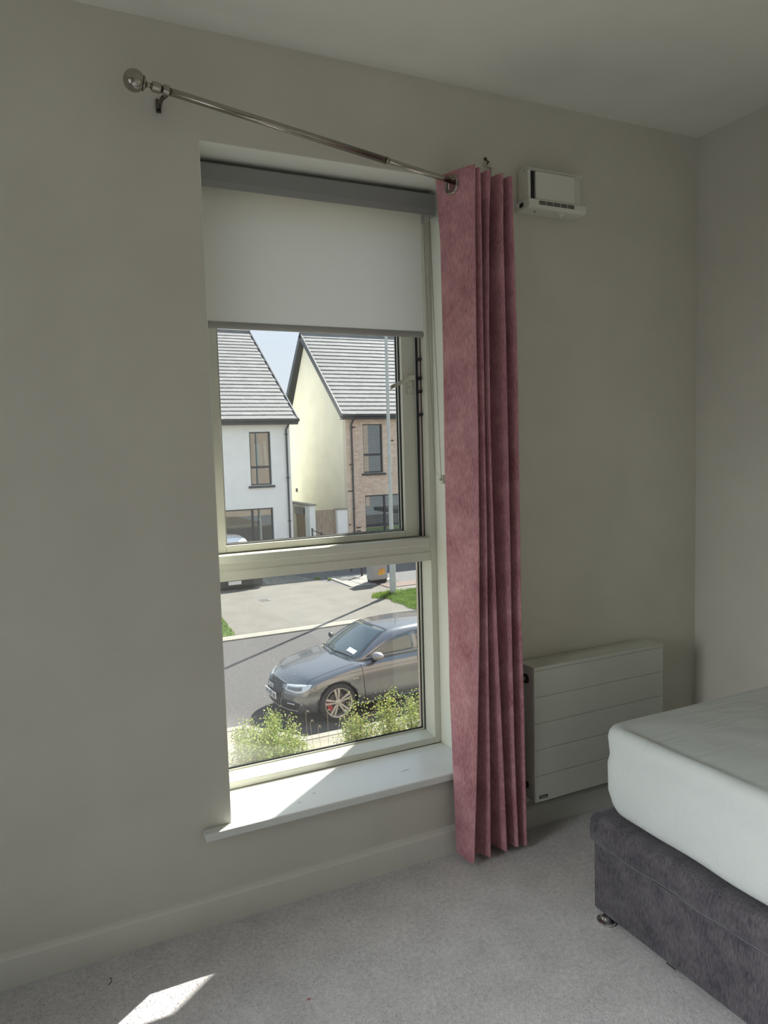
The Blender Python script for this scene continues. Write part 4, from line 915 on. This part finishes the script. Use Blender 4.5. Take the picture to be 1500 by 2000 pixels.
for z in (-1.4, -2.6): PW(MB().box(11.0, 12.0, 27.326, 27.37, z, z + .09), 'gate_rail', M['timber'], gt)
PW(MB().box(11.95, 12.0, 27.26, 27.30, G + .05, -1.10), 'gate_post', M['timber'], gt)
lw_ = thing('low_wall', (12.2, 27.2, G), 'short white rendered wall between the timber gate and the brick house', 'wall')
PW(MB().box(12.005, 12.475, 27.05, 27.3, G, -1.15), 'wall_body', M['render_white'], lw_); PW(MB().box(12.0, 12.478, 27.02, 27.33, -1.15, -1.10), 'coping', M['kerb'], lw_)
# ------------------------------------------------------------------ cars
FR = [-1, -.74, -.38, 0, .38, .74, 1]
def boxgrid(st, name, mt, parent, sub=2, crown_p=2.2):
    nS = len(st); nR = len(st[0]['r']); vid = {}; vs = []; fs = []
    def V(i, c, r):
        k = (i, c, r)
        if k in vid: return vid[k]
        s = st[i]; w, z = s['r'][r]; y = FR[c] * w
        if r == nR - 1: z = z + (s['zc'] - z) * (1 - abs(FR[c]) ** crown_p)
        X = (s['x'][r] if isinstance(s['x'], list) else s['x']) + s.get('k', 0) * (abs(y) / .9) ** 2.4
        vid[k] = len(vs); vs.append((X, y, z)); return vid[k]
    for i in range(nS - 1):
        for c in range(6):
            fs.append((V(i, c, 0), V(i, c + 1, 0), V(i + 1, c + 1, 0), V(i + 1, c, 0)))
            fs.append((V(i, c, nR - 1), V(i + 1, c, nR - 1), V(i + 1, c + 1, nR - 1), V(i, c + 1, nR - 1)))
        for r in range(nR - 1):
            fs.append((V(i, 0, r), V(i + 1, 0, r), V(i + 1, 0, r + 1), V(i, 0, r + 1)))
            fs.append((V(i, 6, r), V(i, 6, r + 1), V(i + 1, 6, r + 1), V(i + 1, 6, r)))
    for c in range(6):
        for r in range(nR - 1):
            fs.append((V(0, c, r), V(0, c, r + 1), V(0, c + 1, r + 1), V(0, c + 1, r)))
            fs.append((V(nS - 1, c, r), V(nS - 1, c + 1, r), V(nS - 1, c + 1, r + 1), V(nS - 1, c, r + 1)))
    mb = MB(); mb.add(vs, fs); o = mb.build(name, mt, parent, smooth=True, sub=sub); return o
def bake(o):
    bpy.context.view_layer.update(); dg = bpy.context.evaluated_depsgraph_get(); me = bpy.data.meshes.new_from_object(o.evaluated_get(dg)); o.modifiers.clear(); o.data = me; return o
def bvh(os_):
    vs = []; fs = []
    for o in os_:
        n = len(vs); vs += [v.co.copy() for v in o.data.vertices]; fs += [tuple(i + n for i in p.vertices) for p in o.data.polygons]
    return BVHTree.FromPolygons(vs, fs)
def car(root, paint, sc=1.0, detail=True):
    P = root
    rows = lambda *a: list(a)
    low = [
     dict(x=[-.80, -.855, -.86, -.845, -.80, -.72], k=.34, r=[(.60, .20), (.68, .28), (.72, .42), (.72, .54), (.70, .61), (.62, .665)], zc=.70),
     dict(x=[-.74, -.79, -.79, -.77, -.72, -.64], k=.32, r=[(.70, .19), (.78, .27), (.81, .42), (.81, .56), (.78, .65), (.70, .715)], zc=.765),
     dict(x=-.50, k=.14, r=[(.78, .18), (.85, .27), (.875, .42), (.88, .58), (.84, .70), (.76, .77)], zc=.835),
     dict(x=-.10, k=.05, r=[(.80, .18), (.87, .27), (.892, .45), (.893, .62), (.865, .785), (.79, .850)], zc=.905),
     dict(x=.25, r=[(.80, .18), (.875, .27), (.892, .45), (.893, .66), (.870, .83), (.80, .905)], zc=.955),
     dict(x=.50, r=[(.80, .18), (.88, .27), (.888, .45), (.888, .70), (.868, .86), (.80, .945)], zc=.965),
     dict(x=1.3, r=[(.80, .18), (.885, .27), (.885, .45), (.888, .72), (.868, .87), (.795, .965)], zc=.965),
     dict(x=2.2, r=[(.80, .18), (.885, .27), (.888, .45), (.892, .73), (.870, .885), (.79, .985)], zc=.98),
     dict(x=2.75, r=[(.80, .20), (.885, .29), (.890, .47), (.890, .73), (.860, .90), (.77, 1.00)], zc=1.0),
     dict(x=[3.25, 3.28, 3.28, 3.26, 3.2, 3.12], r=[(.76, .24), (.83, .33), (.85, .48), (.84, .72), (.79, .90), (.70, .99)], zc=1.0, k=-.12),
     dict(x=[3.40, 3.46, 3.45, 3.38, 3.30, 3.20], r=[(.68, .26), (.74, .35), (.76, .48), (.76, .72), (.72, .88), (.62, .96)], zc=.98, k=-.22)]
    top = [
     dict(x=[.20, .50, .80, 1.03], k=.26, r=[(.755, .90), (.715, 1.09), (.65, 1.25), (.55, 1.355)], zc=1.385),
     dict(x=[.45, .72, .98, 1.17], k=.22, r=[(.765, .90), (.73, 1.09), (.665, 1.265), (.565, 1.372)], zc=1.405),
     dict(x=[1.2, 1.3, 1.45, 1.6], r=[(.78, .90), (.745, 1.10), (.68, 1.285), (.58, 1.39)], zc=1.430),
     dict(x=[2.0, 2.0, 2.05, 2.1], r=[(.78, .90), (.745, 1.11), (.68, 1.285), (.58, 1.39)], zc=1.430),
     dict(x=[2.7, 2.65, 2.6, 2.6], r=[(.76, .90), (.72, 1.11), (.65, 1.27), (.55, 1.365)], zc=1.405),
     dict(x=[3.22, 3.12, 2.98, 2.84], r=[(.70, .92), (.65, 1.10), (.58, 1.23), (.50, 1.315)], zc=1.355),
     dict(x=[3.34, 3.24, 3.10, 2.95], r=[(.66, .92), (.60, 1.09), (.54, 1.21), (.46, 1.290)], zc=1.325)]
    body = bake(boxgrid(low, 'body', paint, P, 2)); cabin = bake(boxgrid(top, 'cabin', paint, P, 2, 2.0))
    # wheel arches
    cut = MB()
    for X in (0.0, 2.636):
        for s_ in (-1, 1):
            cut.lathe([(0, 0), (.368, 0), (.368, .42), (0, .42)], (X, s_ * .60, .325), (0, s_, 0), 48)
    co = cut.build('arch_cutter', M['black'], P)
    body.data.materials.append(M['black'])
    bo = body.modifiers.new('b', 'BOOLEAN'); bo.operation = 'DIFFERENCE'; bo.object = co; bo.solver = 'EXACT'
    bake(body); bpy.data.objects.remove(co)
    for f in body.data.polygons:
        c = f.center
        for X in (0.0, 2.636):
            if math.hypot(c.x - X, c.z - .325) < .369 and abs(c.y) < .88: f.material_index = 1; f.use_smooth = False
    tb = bvh([body]); tc_ = bvh([cabin]); ta = bvh([body, cabin])
    def cast(t, p, d):
        r = t.ray_cast(Vector(p), Vector(d).normalized()); return r[0], r[1]
    def patch(name, mt, t, bot, topc, d, n=10, m_=6, off=.004, par=P, back=.02):
        def samp(L_, u):
            k = u * (len(L_) - 1); i = min(int(k), len(L_) - 2); a = k - i; return Vector(L_[i]).lerp(Vector(L_[i + 1]), a)
        dd = Vector(d).normalized(); rows_ = []
        for j in range(m_ + 1):
            row = []
            for i in range(n + 1):
                p = samp(bot, i / n).lerp(samp(topc, i / n), j / m_)
                h, nn_ = cast(t, p - dd * 1.2, dd)
                row.append((h - dd * off) if h is not None else p)
            rows_.append(row)
        mb = MB(); mb.grid(rows_)
        bk = [[Vector(p) + dd * back for p in r_] for r_ in rows_]
        edge = [rows_[0], bk[0]]; mb.grid(edge); mb.grid([rows_[-1], bk[-1]]); mb.grid([[r_[0] for r_ in rows_], [r_[0] for r_ in bk]]); mb.grid([[r_[-1] for r_ in rows_], [r_[-1] for r_ in bk]])
        return mb.build(name, mt, par, smooth=True)
    def seam(name, t, pts, d, r=.0055, mt=M['black'], n=14, off=0.0):
        dd = Vector(d).normalized(); out = []
        for a in range(len(pts) - 1):
            for i in range(n + (a == len(pts) - 2)):
                p = Vector(pts[a]).lerp(Vector(pts[a + 1]), i / n); h, _ = cast(t, p - dd * 1.2, dd)
                if h is not None: out.append(h - dd * off)
        if len(out) > 1: mb = MB(); mb.tube(out, r, 5); return mb.build(name, mt, P)
    # glass
    for s_, nm in ((-1, 'near'), (1, 'far')):
        D = (0, -s_, -.12); y = s_ * .75
        patch('side_window', M['car_glass'], tc_, [(.66, y, .985), (.95, y, .990), (1.58, y, 1.0)], [(.70, y, 1.0), (1.08, y, 1.185), (1.30, y, 1.265), (1.58, y, 1.305)], D, 16, 8)
        patch('side_window', M['car_glass'], tc_, [(1.66, y, 1.0), (2.3, y, 1.01), (2.72, y, 1.03)], [(1.66, y, 1.31), (2.2, y, 1.31), (2.62, y, 1.26)], D, 12, 6)
        seam('window_trim', tc_, [(.60, y, .978), (1.6, y, .990), (2.75, y, 1.02)], D, .006, M['silver'] if detail else M['black'], off=.002)
        seam('window_trim', tc_, [(.62, y, .99), (1.06, y, 1.20), (1.30, y, 1.28), (1.60, y, 1.322), (2.2, y, 1.325), (2.66, y, 1.27), (2.75, y, 1.03)], D, .006, M['black'], off=.002)
        yb = s_ * .9
        seam('door_seam', tb, [(.47, yb, .93), (.49, yb, .60), (.53, yb, .26)], (0, -s_, 0)); seam('door_seam', tb, [(1.60, yb, .93), (1.60, yb, .26)], (0, -s_, 0)); seam('door_seam', tb, [(.53, yb, .27), (1.6, yb, .27), (2.3, yb, .28)], (0, -s_, 0))
        seam('crease_line', tb, [(-.30, yb, .745), (.3, yb, .80), (1.6, yb, .83), (3.1, yb, .86)], (0, -s_, 0), .004, M['lamp_dark'])
        seam('sill_line', tb, [(.40, yb, .235), (2.25, yb, .235)], (0, -s_, 0), .012, paint, off=.002)
        seam('hood_seam', tb, [(-.52, s_ * .69, .9), (-.1, s_ * .73, .9), (.35, s_ * .75, 1.0)], (0, 0, -1), .0035)
        seam('bumper_seam', tb, [(-.56, yb, .62), (-.36, yb, .56)], (0, -s_, 0), .003)
    patch('windscreen', M['car_glass'], tc_, [(.47, -.68, .955), (.32, -.4, .955), (.25, 0, .96), (.32, .4, .955), (.47, .68, .955)], [(1.13, -.50, 1.37), (1.08, -.3, 1.375), (1.06, 0, 1.38), (1.08, .3, 1.375), (1.13, .50, 1.37)] if detail else [(.86, -.56, 1.22), (.75, 0, 1.23), (.86, .56, 1.22)], (.62, 0, -.78), 20, 10)
    patch('rear_window', M['car_glass'], tc_, [(3.25, -.52, 1.03), (3.28, 0, 1.03), (3.25, .52, 1.03)], [(2.98, -.42, 1.27), (3.0, 0, 1.29), (2.98, .42, 1.27)], (-.8, 0, -.5), 10, 5)
    seam('screen_surround', tc_, [(.45, -.70, .96), (1.14, -.52, 1.385), (1.07, 0, 1.40), (1.14, .52, 1.385), (.45, .70, .96)], (.62, 0, -.78), .006, off=.001)
    # front end
    fd = (1, 0, 0)
    gr = patch('grille', M['black'], tb, [(-1, -.22, .225), (-1, 0, .215), (-1, .22, .225)], [(-1, -.36, .645), (-1, 0, .665), (-1, .36, .645)], fd, 14, 10, .006)
    gp_ = [(-1, -.225, .220), (-1, -.34, .40), (-1, -.365, .60), (-1, -.33, .658), (-1, 0, .680), (-1, .33, .658), (-1, .365, .60), (-1, .34, .40), (-1, .225, .220), (-1, 0, .208), (-1, -.225, .220)]
    seam('grille_surround', tb, gp_, fd, .009, M['lamp_dark'] if detail else M['black'], 8, off=.006)
    if detail:
        mesh_ = MB()
        for k in range(-9, 10):       # honeycomb as crossed diagonal wires
            for dg in (1, -1):
                pts = []
                for j in range(13):
                    z = .285 + j * .03; y = k * .05 + dg * (j - 6) * .018
                    if abs(y) > .24 + (z - .27) * .30: continue
                    h, _ = cast(tb, (-2, y, z), fd)
                    if h is not None: pts.append(h - Vector((.0105, 0, 0)))
                if len(pts) > 2: mesh_.tube(pts, .0035, 4)
        o = mesh_.build('honeycomb', M['lamp_dark'], gr); o['kind'] = 'stuff'
        rg = MB()
        for k in range(4): rg.lathe([(.033, -.004), (.040, -.004), (.040, .004), (.033, .004)], (-.895 + .004 * abs(k - 1.5), -.0825 + k * .055, .585), (1, 0, .08), 20, closed=True)
        o = rg.build('ring_emblem', M['silver'], P); o['label'] = 'emblem of four interlocking silver rings'
        for nm, a, b_, c_, e_ in (('number_plate', -.26, .26, .385, .495),):
            pt = MB(); pt.box(-.905, -.895, a, b_, c_, e_); pl_ = pt.build(nm, M['plate'], P)
            cu2 = bpy.data.curves.new('plate_text', 'FONT'); cu2.body = '141-KK-50'; cu2.size = .118; cu2.align_x = 'CENTER'; cu2.align_y = 'CENTER'; cu2.extrude = .001
            to = bpy.data.objects.new('plate_text', cu2); COL.objects.link(to); bpy.context.view_layer.update()
            tm = bpy.data.meshes.new_from_object(to.evaluated_get(bpy.context.evaluated_depsgraph_get())); bpy.data.objects.remove(to)
            t2 = bpy.data.objects.new('plate_lettering', tm); COL.objects.link(t2); tm.materials.clear(); tm.materials.append(M['black']); t2.parent = pl_; t2.scale = (.88, 1, 1)
            t2.rotation_euler = (R(90), 0, R(-90)); t2.location = (-.907, 0, .44)
    for s_ in (-1, 1):
        d = (1, -s_ * .75, 0); 
        ln = patch('headlamp', M['lamp_glass'], tb, [(-.95, s_ * .40, .585), (-.86, s_ * .55, .560), (-.70, s_ * .68, .545), (-.62, s_ * .76, .565), (-.54, s_ * .82, .625)], [(-.95, s_ * .40, .640), (-.86, s_ * .52, .655), (-.72, s_ * .65, .672), (-.60, s_ * .76, .685), (-.50, s_ * .83, .695)], d, 14, 5, .006)
        patch('lamp_insert', M['lamp_dark'], tb, [(-.86, s_ * .50, .590), (-.72, s_ * .66, .585), (-.64, s_ * .73, .600)], [(-.86, s_ * .50, .625), (-.72, s_ * .65, .640), (-.64, s_ * .73, .655)], d, 8, 3, .009, ln)
        it = patch('air_intake', M['black'], tb, [(-.9, s_ * .36, .235), (-.8, s_ * .55, .232), (-.7, s_ * .66, .245)], [(-.9, s_ * .38, .41), (-.8, s_ * .57, .42), (-.66, s_ * .73, .385)], d, 8, 4, .004)
        patch('fog_trim', M['silver'], tb, [(-.84, s_ * .50, .345), (-.72, s_ * .63, .345)], [(-.84, s_ * .50, .365), (-.72, s_ * .64, .372)], d, 6, 2, .009, it)
        seam('bumper_crease', tb, [(-.62, s_ * .72, .42), (-.58, s_ * .80, .34), (-.52, s_ * .84, .26)], d, .005)
        # mirror
        mr = MB(); rows_ = []; mk = 1.0 if s_ < 0 else .62
        for i in range(9):
            t = -1 + i / 4; rr_ = math.sqrt(max(0, 1 - t * t)) * .95 + .05
            rows_.append([(.73 + .055 * t * .3 + .085 * mk * rr_ * math.cos(a), s_ * (.975 + .125 * t * mk), 1.045 - .04 * (1 - mk) + .012 * t + .075 * mk * rr_ * math.sin(a) * (1 - .15 * t)) for a in [2 * PI * k / 12 for k in range(12)]])
        mr.grid(rows_, close=True); mr.add(rows_[0], [tuple(range(12))]); mr.add(rows_[-1], [tuple(range(12))])
        mo = mr.build('door_mirror', (M['mirror_shell'] if s_ < 0 else M['black']) if detail else paint, P, smooth=True)
        mr = MB(); mr.tube([(.73, s_ * .80, .955), (.73, s_ * .875, .955), (.73, s_ * .93, .995)], [.045, .036, .034], 8); mr.build('mirror_arm', M['black'], mo, smooth=True)
        # wheels
        for X in (0.0, 2.636):
            wy = s_ * .80
            wh = MB(); wh.lathe([(.245, -.10), (.312, -.105), (.330, -.09), (.3305, 0), (.330, .06), (.318, .084), (.278, .090), (.250, .082)], (X, wy, .330), (0, s_, 0), 40, closed=False); w_ = wh.build('wheel', M['rubber'], P, smooth=True)
            b2 = MB(); b2.lathe([(.236, .072), (.253, .080), (.257, .087), (.251, .090), (.241, .083), (.234, .06), (.225, -.08)], (X, wy, .330), (0, s_, 0), 40); b2.build('rim', M['alloy'], w_, smooth=True)
            b2 = MB(); b2.lathe([(0, -.03), (.244, -.03), (.244, -.035), (0, -.035)], (X, wy, .330), (0, s_, 0), 24); b2.build('wheel_backing', M['black'], w_)
            b2 = MB(); b2.lathe([(0, .0), (.155, .0), (.155, -.012), (0, -.012)], (X, wy, .330), (0, s_, 0), 28); b2.build('brake_disc', M['iron'], w_)
            b2 = MB(); b2.lathe([(0, .070), (.028, .070), (.034, .064), (.060, .060), (.064, .03), (0, .03)], (X, wy, .330), (0, s_, 0), 24); b2.build('wheel_hub', M['alloy'], w_)
            b2 = MB(); a0, a1 = R(165), R(225)
            ring = lambda rr_, yy: [(X + (rr_ * math.cos(a0 + (a1 - a0) * k / 6)), wy + s_ * yy, .330 + rr_ * math.sin(a0 + (a1 - a0) * k / 6)) for k in range(7)]
            b2.grid([ring(.125, .03), ring(.195, .03), ring(.195, -.01)]); b2.build('brake_caliper', M['redcal'] if detail else M['iron'], w_)
            for k in range(5):
                for dd in (-1, 1):
                    b2 = MB(); a = R(96 + k * 72)
                    def sp(r_, off_, w0, yy): 
                        ca, sa = math.cos(a), math.sin(a); ox = lambda o_: (X + r_ * ca - o_ * sa, wy + s_ * yy, .330 + r_ * sa + o_ * ca)
                        return [ox(off_ - w0), ox(off_ + w0)]
                    A_ = sp(.045, dd * .013, .012, .062); B_ = sp(.242, dd * .038, .020, .080); C_ = sp(.045, dd * .013, .013, .035); D_ = sp(.242, dd * .038, .021, .055)
                    b2.add([*A_, *B_, *C_, *D_], [(0, 1, 3, 2), (4, 6, 7, 5), (0, 2, 6, 4), (1, 5, 7, 3), (0, 4, 5, 1), (2, 3, 7, 6)]); b2.build('spoke', M['alloy'], w_)
    # lower lip
    seam('front_lip', tb, [(-.9, -.62, .215), (-.95, -.3, .215), (-.96, 0, .215), (-.95, .3, .215), (-.9, .62, .215)], (1, 0, 0), .014, M['black'], off=.004)
    seam('lip_edge', tb, [(-.9, -.66, .245), (-.95, -.3, .245), (-.96, 0, .245), (-.95, .3, .245), (-.9, .66, .245)], (1, 0, 0), .010, M['mirror_shell'] if detail else M['black'], off=.006)
    for s_, a, b_ in ((1, (.40, .62, 1.0), (.36, .02, 1.005)), (1, (.34, 0, 1.01), (.44, -.56, .995))):
        p0 = Vector(a); pts = []
        for i in range(9):
            p = Vector(a).lerp(Vector(b_), i / 8); h, _ = cast(ta, p + Vector((-.5, 0, .6)), (.62, 0, -.78))
            if h is not None: pts.append(h + Vector((-.012, 0, .016)))
        if len(pts) > 2: mb = MB(); mb.tube(pts, .010, 6); mb.build('wiper', M['black'], P)
    if detail:
        h, nrm = cast(tc_, Vector((.52, -.40, 1.0)) + Vector((-.62, 0, .78)), (.62, 0, -.78))
        if h is not None:
            for k in range(3):
                c = Vector((.485, -.30 - k * .085, 1.0)); rows_ = []
                for j in range(2):
                    row = []
                    for i in range(2):
                        p = c + Vector((j * .075, -i * .078, j * .05)); hh, _ = cast(tc_, p + Vector((-.62, 0, .78)), (.62, 0, -.78)); row.append(hh + Vector((-.006, 0, .008)))
                    rows_.append(row)
                mb = MB(); mb.grid(rows_); mb.grid([[p + Vector((.002, 0, -.002)) for p in r_] for r_ in rows_]); mb.build('permit_disc', M['plate'], P)
        mb = MB(); mb.tube([(2.0, -.30, 1.41), (2.06, -.30, 1.50)], .003, 5); mb.build('aerial', M['black'], P)
        h, _ = cast(tb, (.33, -2, .70), (0, 1, 0))
        mb = MB(); mb.box(.28, .31, h.y - .004, h.y, .69, .715); mb.box(.325, .39, h.y - .004, h.y, .695, .71); o = mb.build('side_badge', M['silver'], P)
        o['kind'] = 'stuff'
c1 = thing('car', (4.631, 10.374, G + .001), 'dark grey hatchback with alloy wheels and a red brake caliper parked at the kerb', 'car', rz=.0477)
car(c1, M['carpaint'])
c2 = thing('car', (6.55, 23.20, G + .025), 'white car parked in front of the white rendered house', 'car', rz=R(90))
car(c2, M['whitepaint'], detail=False); c2.scale = (.74, 1, 1.18)
for o in c2.children:
    if o.name.startswith('front_lip'): pass
mb = MB(); mb.prism([(-.80, .05), (-.90, .12), (-.90, .30), (-.78, .34), (-.60, .34), (-.60, .05)], 1, -.74, .74); mb.build('black_lower_bumper', M['black'], c2, bevel=.03)
mb = MB(); mb.box(-.915, -.903, .0, .44, .17, .27); mb.build('number_plate', M['plate'], c2)
# ------------------------------------------------------------------ shrubs
def shrub(label, x, y, spread, height, nb, nl, mats, seed, low=.25, leaf=.024, group=None, name='shrub'):
    rnd = random.Random(seed); base = G + .10; t = thing(name, (x, y, base), label, 'shrub', group=group)
    tips = []
    st = MB()
    for k in range(nb):
        a = rnd.uniform(0, 2 * PI); r_ = spread * math.sqrt(rnd.random()); h = height * rnd.uniform(.62, 1) * (1 - .25 * (r_ / spread) ** 2)
        p0 = Vector((.25 * r_ * math.cos(a), .25 * r_ * math.sin(a), 0)); p2 = Vector((r_ * math.cos(a), r_ * math.sin(a), h)); p1 = p0.lerp(p2, .5) + Vector((rnd.uniform(-.04, .04), rnd.uniform(-.04, .04), .04))
        mb = MB(); mb.tube([p0, p1, p2], [.005, .0035, .0015], 4); mb.build('stem', M['twig'], t)
        tips.append((p0, p1, p2))
    lv = {i: ([], []) for i in range(len(mats))}
    for k in range(nl):
        p0, p1, p2 = rnd.choice(tips); u = rnd.uniform(low, 1.0) ** .8
        c = (p0.lerp(p1, u * 2) if u < .5 else p1.lerp(p2, u * 2 - 1)) + Vector((rnd.gauss(0, .035), rnd.gauss(0, .035), rnd.gauss(0, .035))) * (1.3 if u > .5 else .9)
        d = Vector((rnd.uniform(-1, 1), rnd.uniform(-1, 1), rnd.uniform(-.3, 1))).normalized(); n = d.orthogonal().normalized(); n.rotate(Matrix.Rotation(rnd.uniform(0, 6.28), 3, d)); L_ = leaf * rnd.uniform(.7, 1.4)
        q = 0 if len(mats) == 1 else (rnd.choices(range(len(mats)), weights=[5, 4, 1][:len(mats)])[0]) 
        if u > .8 and len(mats) > 1 and q == 0 and rnd.random() < .4: q = 1
        vs, fs = lv[q]; i0 = len(vs); vs += [c, c + d * L_ * .5 + n * L_ * .38, c + d * L_ * 1.15, c + d * L_ * .5 - n * L_ * .38]; fs.append((i0, i0 + 1, i0 + 2, i0 + 3))
    mb = MB()
    for q, (vs, fs) in lv.items():
        if vs: mb.add(vs, fs, q)
    o = mb.build('foliage', mats, t, fix=False); o['kind'] = 'stuff'; return t
LA, LB_, LC = M['leaf_a'], M['leaf_b'], M['leaf_c']
shrub('dense leafy green shrub at the lower left of the window', 2.66, 7.0, .50, 1.27, 80, 15000, [LA, LB_], 1)
shrub('reddish-tipped green shrub at the far left edge of the window pane', 2.30, 6.95, .26, 1.08, 26, 3400, [LA, LB_, LC], 2)
shrub('sparse low shrub right of the dense green shrub', 3.08, 6.9, .26, .74, 24, 2600, [LA, LB_, LC], 3)
shrub('yellow-green shrub in front of the grey car wheel', 3.93, 7.0, .22, 1.22, 26, 2900, [LA, LB_, LC], 4, low=.3)
shrub('low green shrub between the dry stalks and the yellow-green shrub', 3.62, 6.85, .16, .80, 14, 800, [LA, LB_], 5)
shrub('tallest narrow shrub below the grey car door', 4.42, 7.0, .24, 1.30, 28, 3000, [LA, LB_, LC], 6, low=.3)
shrub('loose shrub at the right edge of the lower pane', 4.86, 7.05, .26, 1.20, 26, 2400, [LA, LB_], 7, low=.2)
shrub('small twiggy sprig between the two groups of shrubs', 3.36, 6.9, .10, .62, 8, 160, [LA, LB_], 8)
rnd = random.Random(4)
SL = ['nearest to the dense green shrub', 'second from the dense green shrub', 'third from the dense green shrub, tall', 'under the front bumper of the car', 'shortest of the row, under the car', 'left of the car wheel', 'just left of the yellow-green shrub', 'beside the tallest narrow shrub']
for k, (x, h) in enumerate(((2.98, 1.15), (3.10, .98), (3.20, 1.16), (3.30, 1.02), (3.42, .92), (3.50, 1.12), (3.58, 1.00), (4.62, 1.08))):
    t = thing('dry_grass_stalk', (x, 7.0, G + .10), 'thin dry grass stalk with drooping seed head, ' + SL[k], 'grass stalk', group='dry grass stalks between the shrubs')
    lean = rnd.uniform(-.08, .1); mb = MB(); mb.tube([(0, 0, 0), (lean * .4, 0, h * .6), (lean, 0, h * .93)], .0022, 4); mb.build('stalk', M['straw'], t)
    mb = MB(); mb.tube([(lean, 0, h * .93), (lean + .015, 0, h * .97), (lean + .035, .01, h * .97), (lean + .055, .015, h - .07)], [.002, .005, .005, .002], 5); mb.build('seed_head', M['straw'], t)
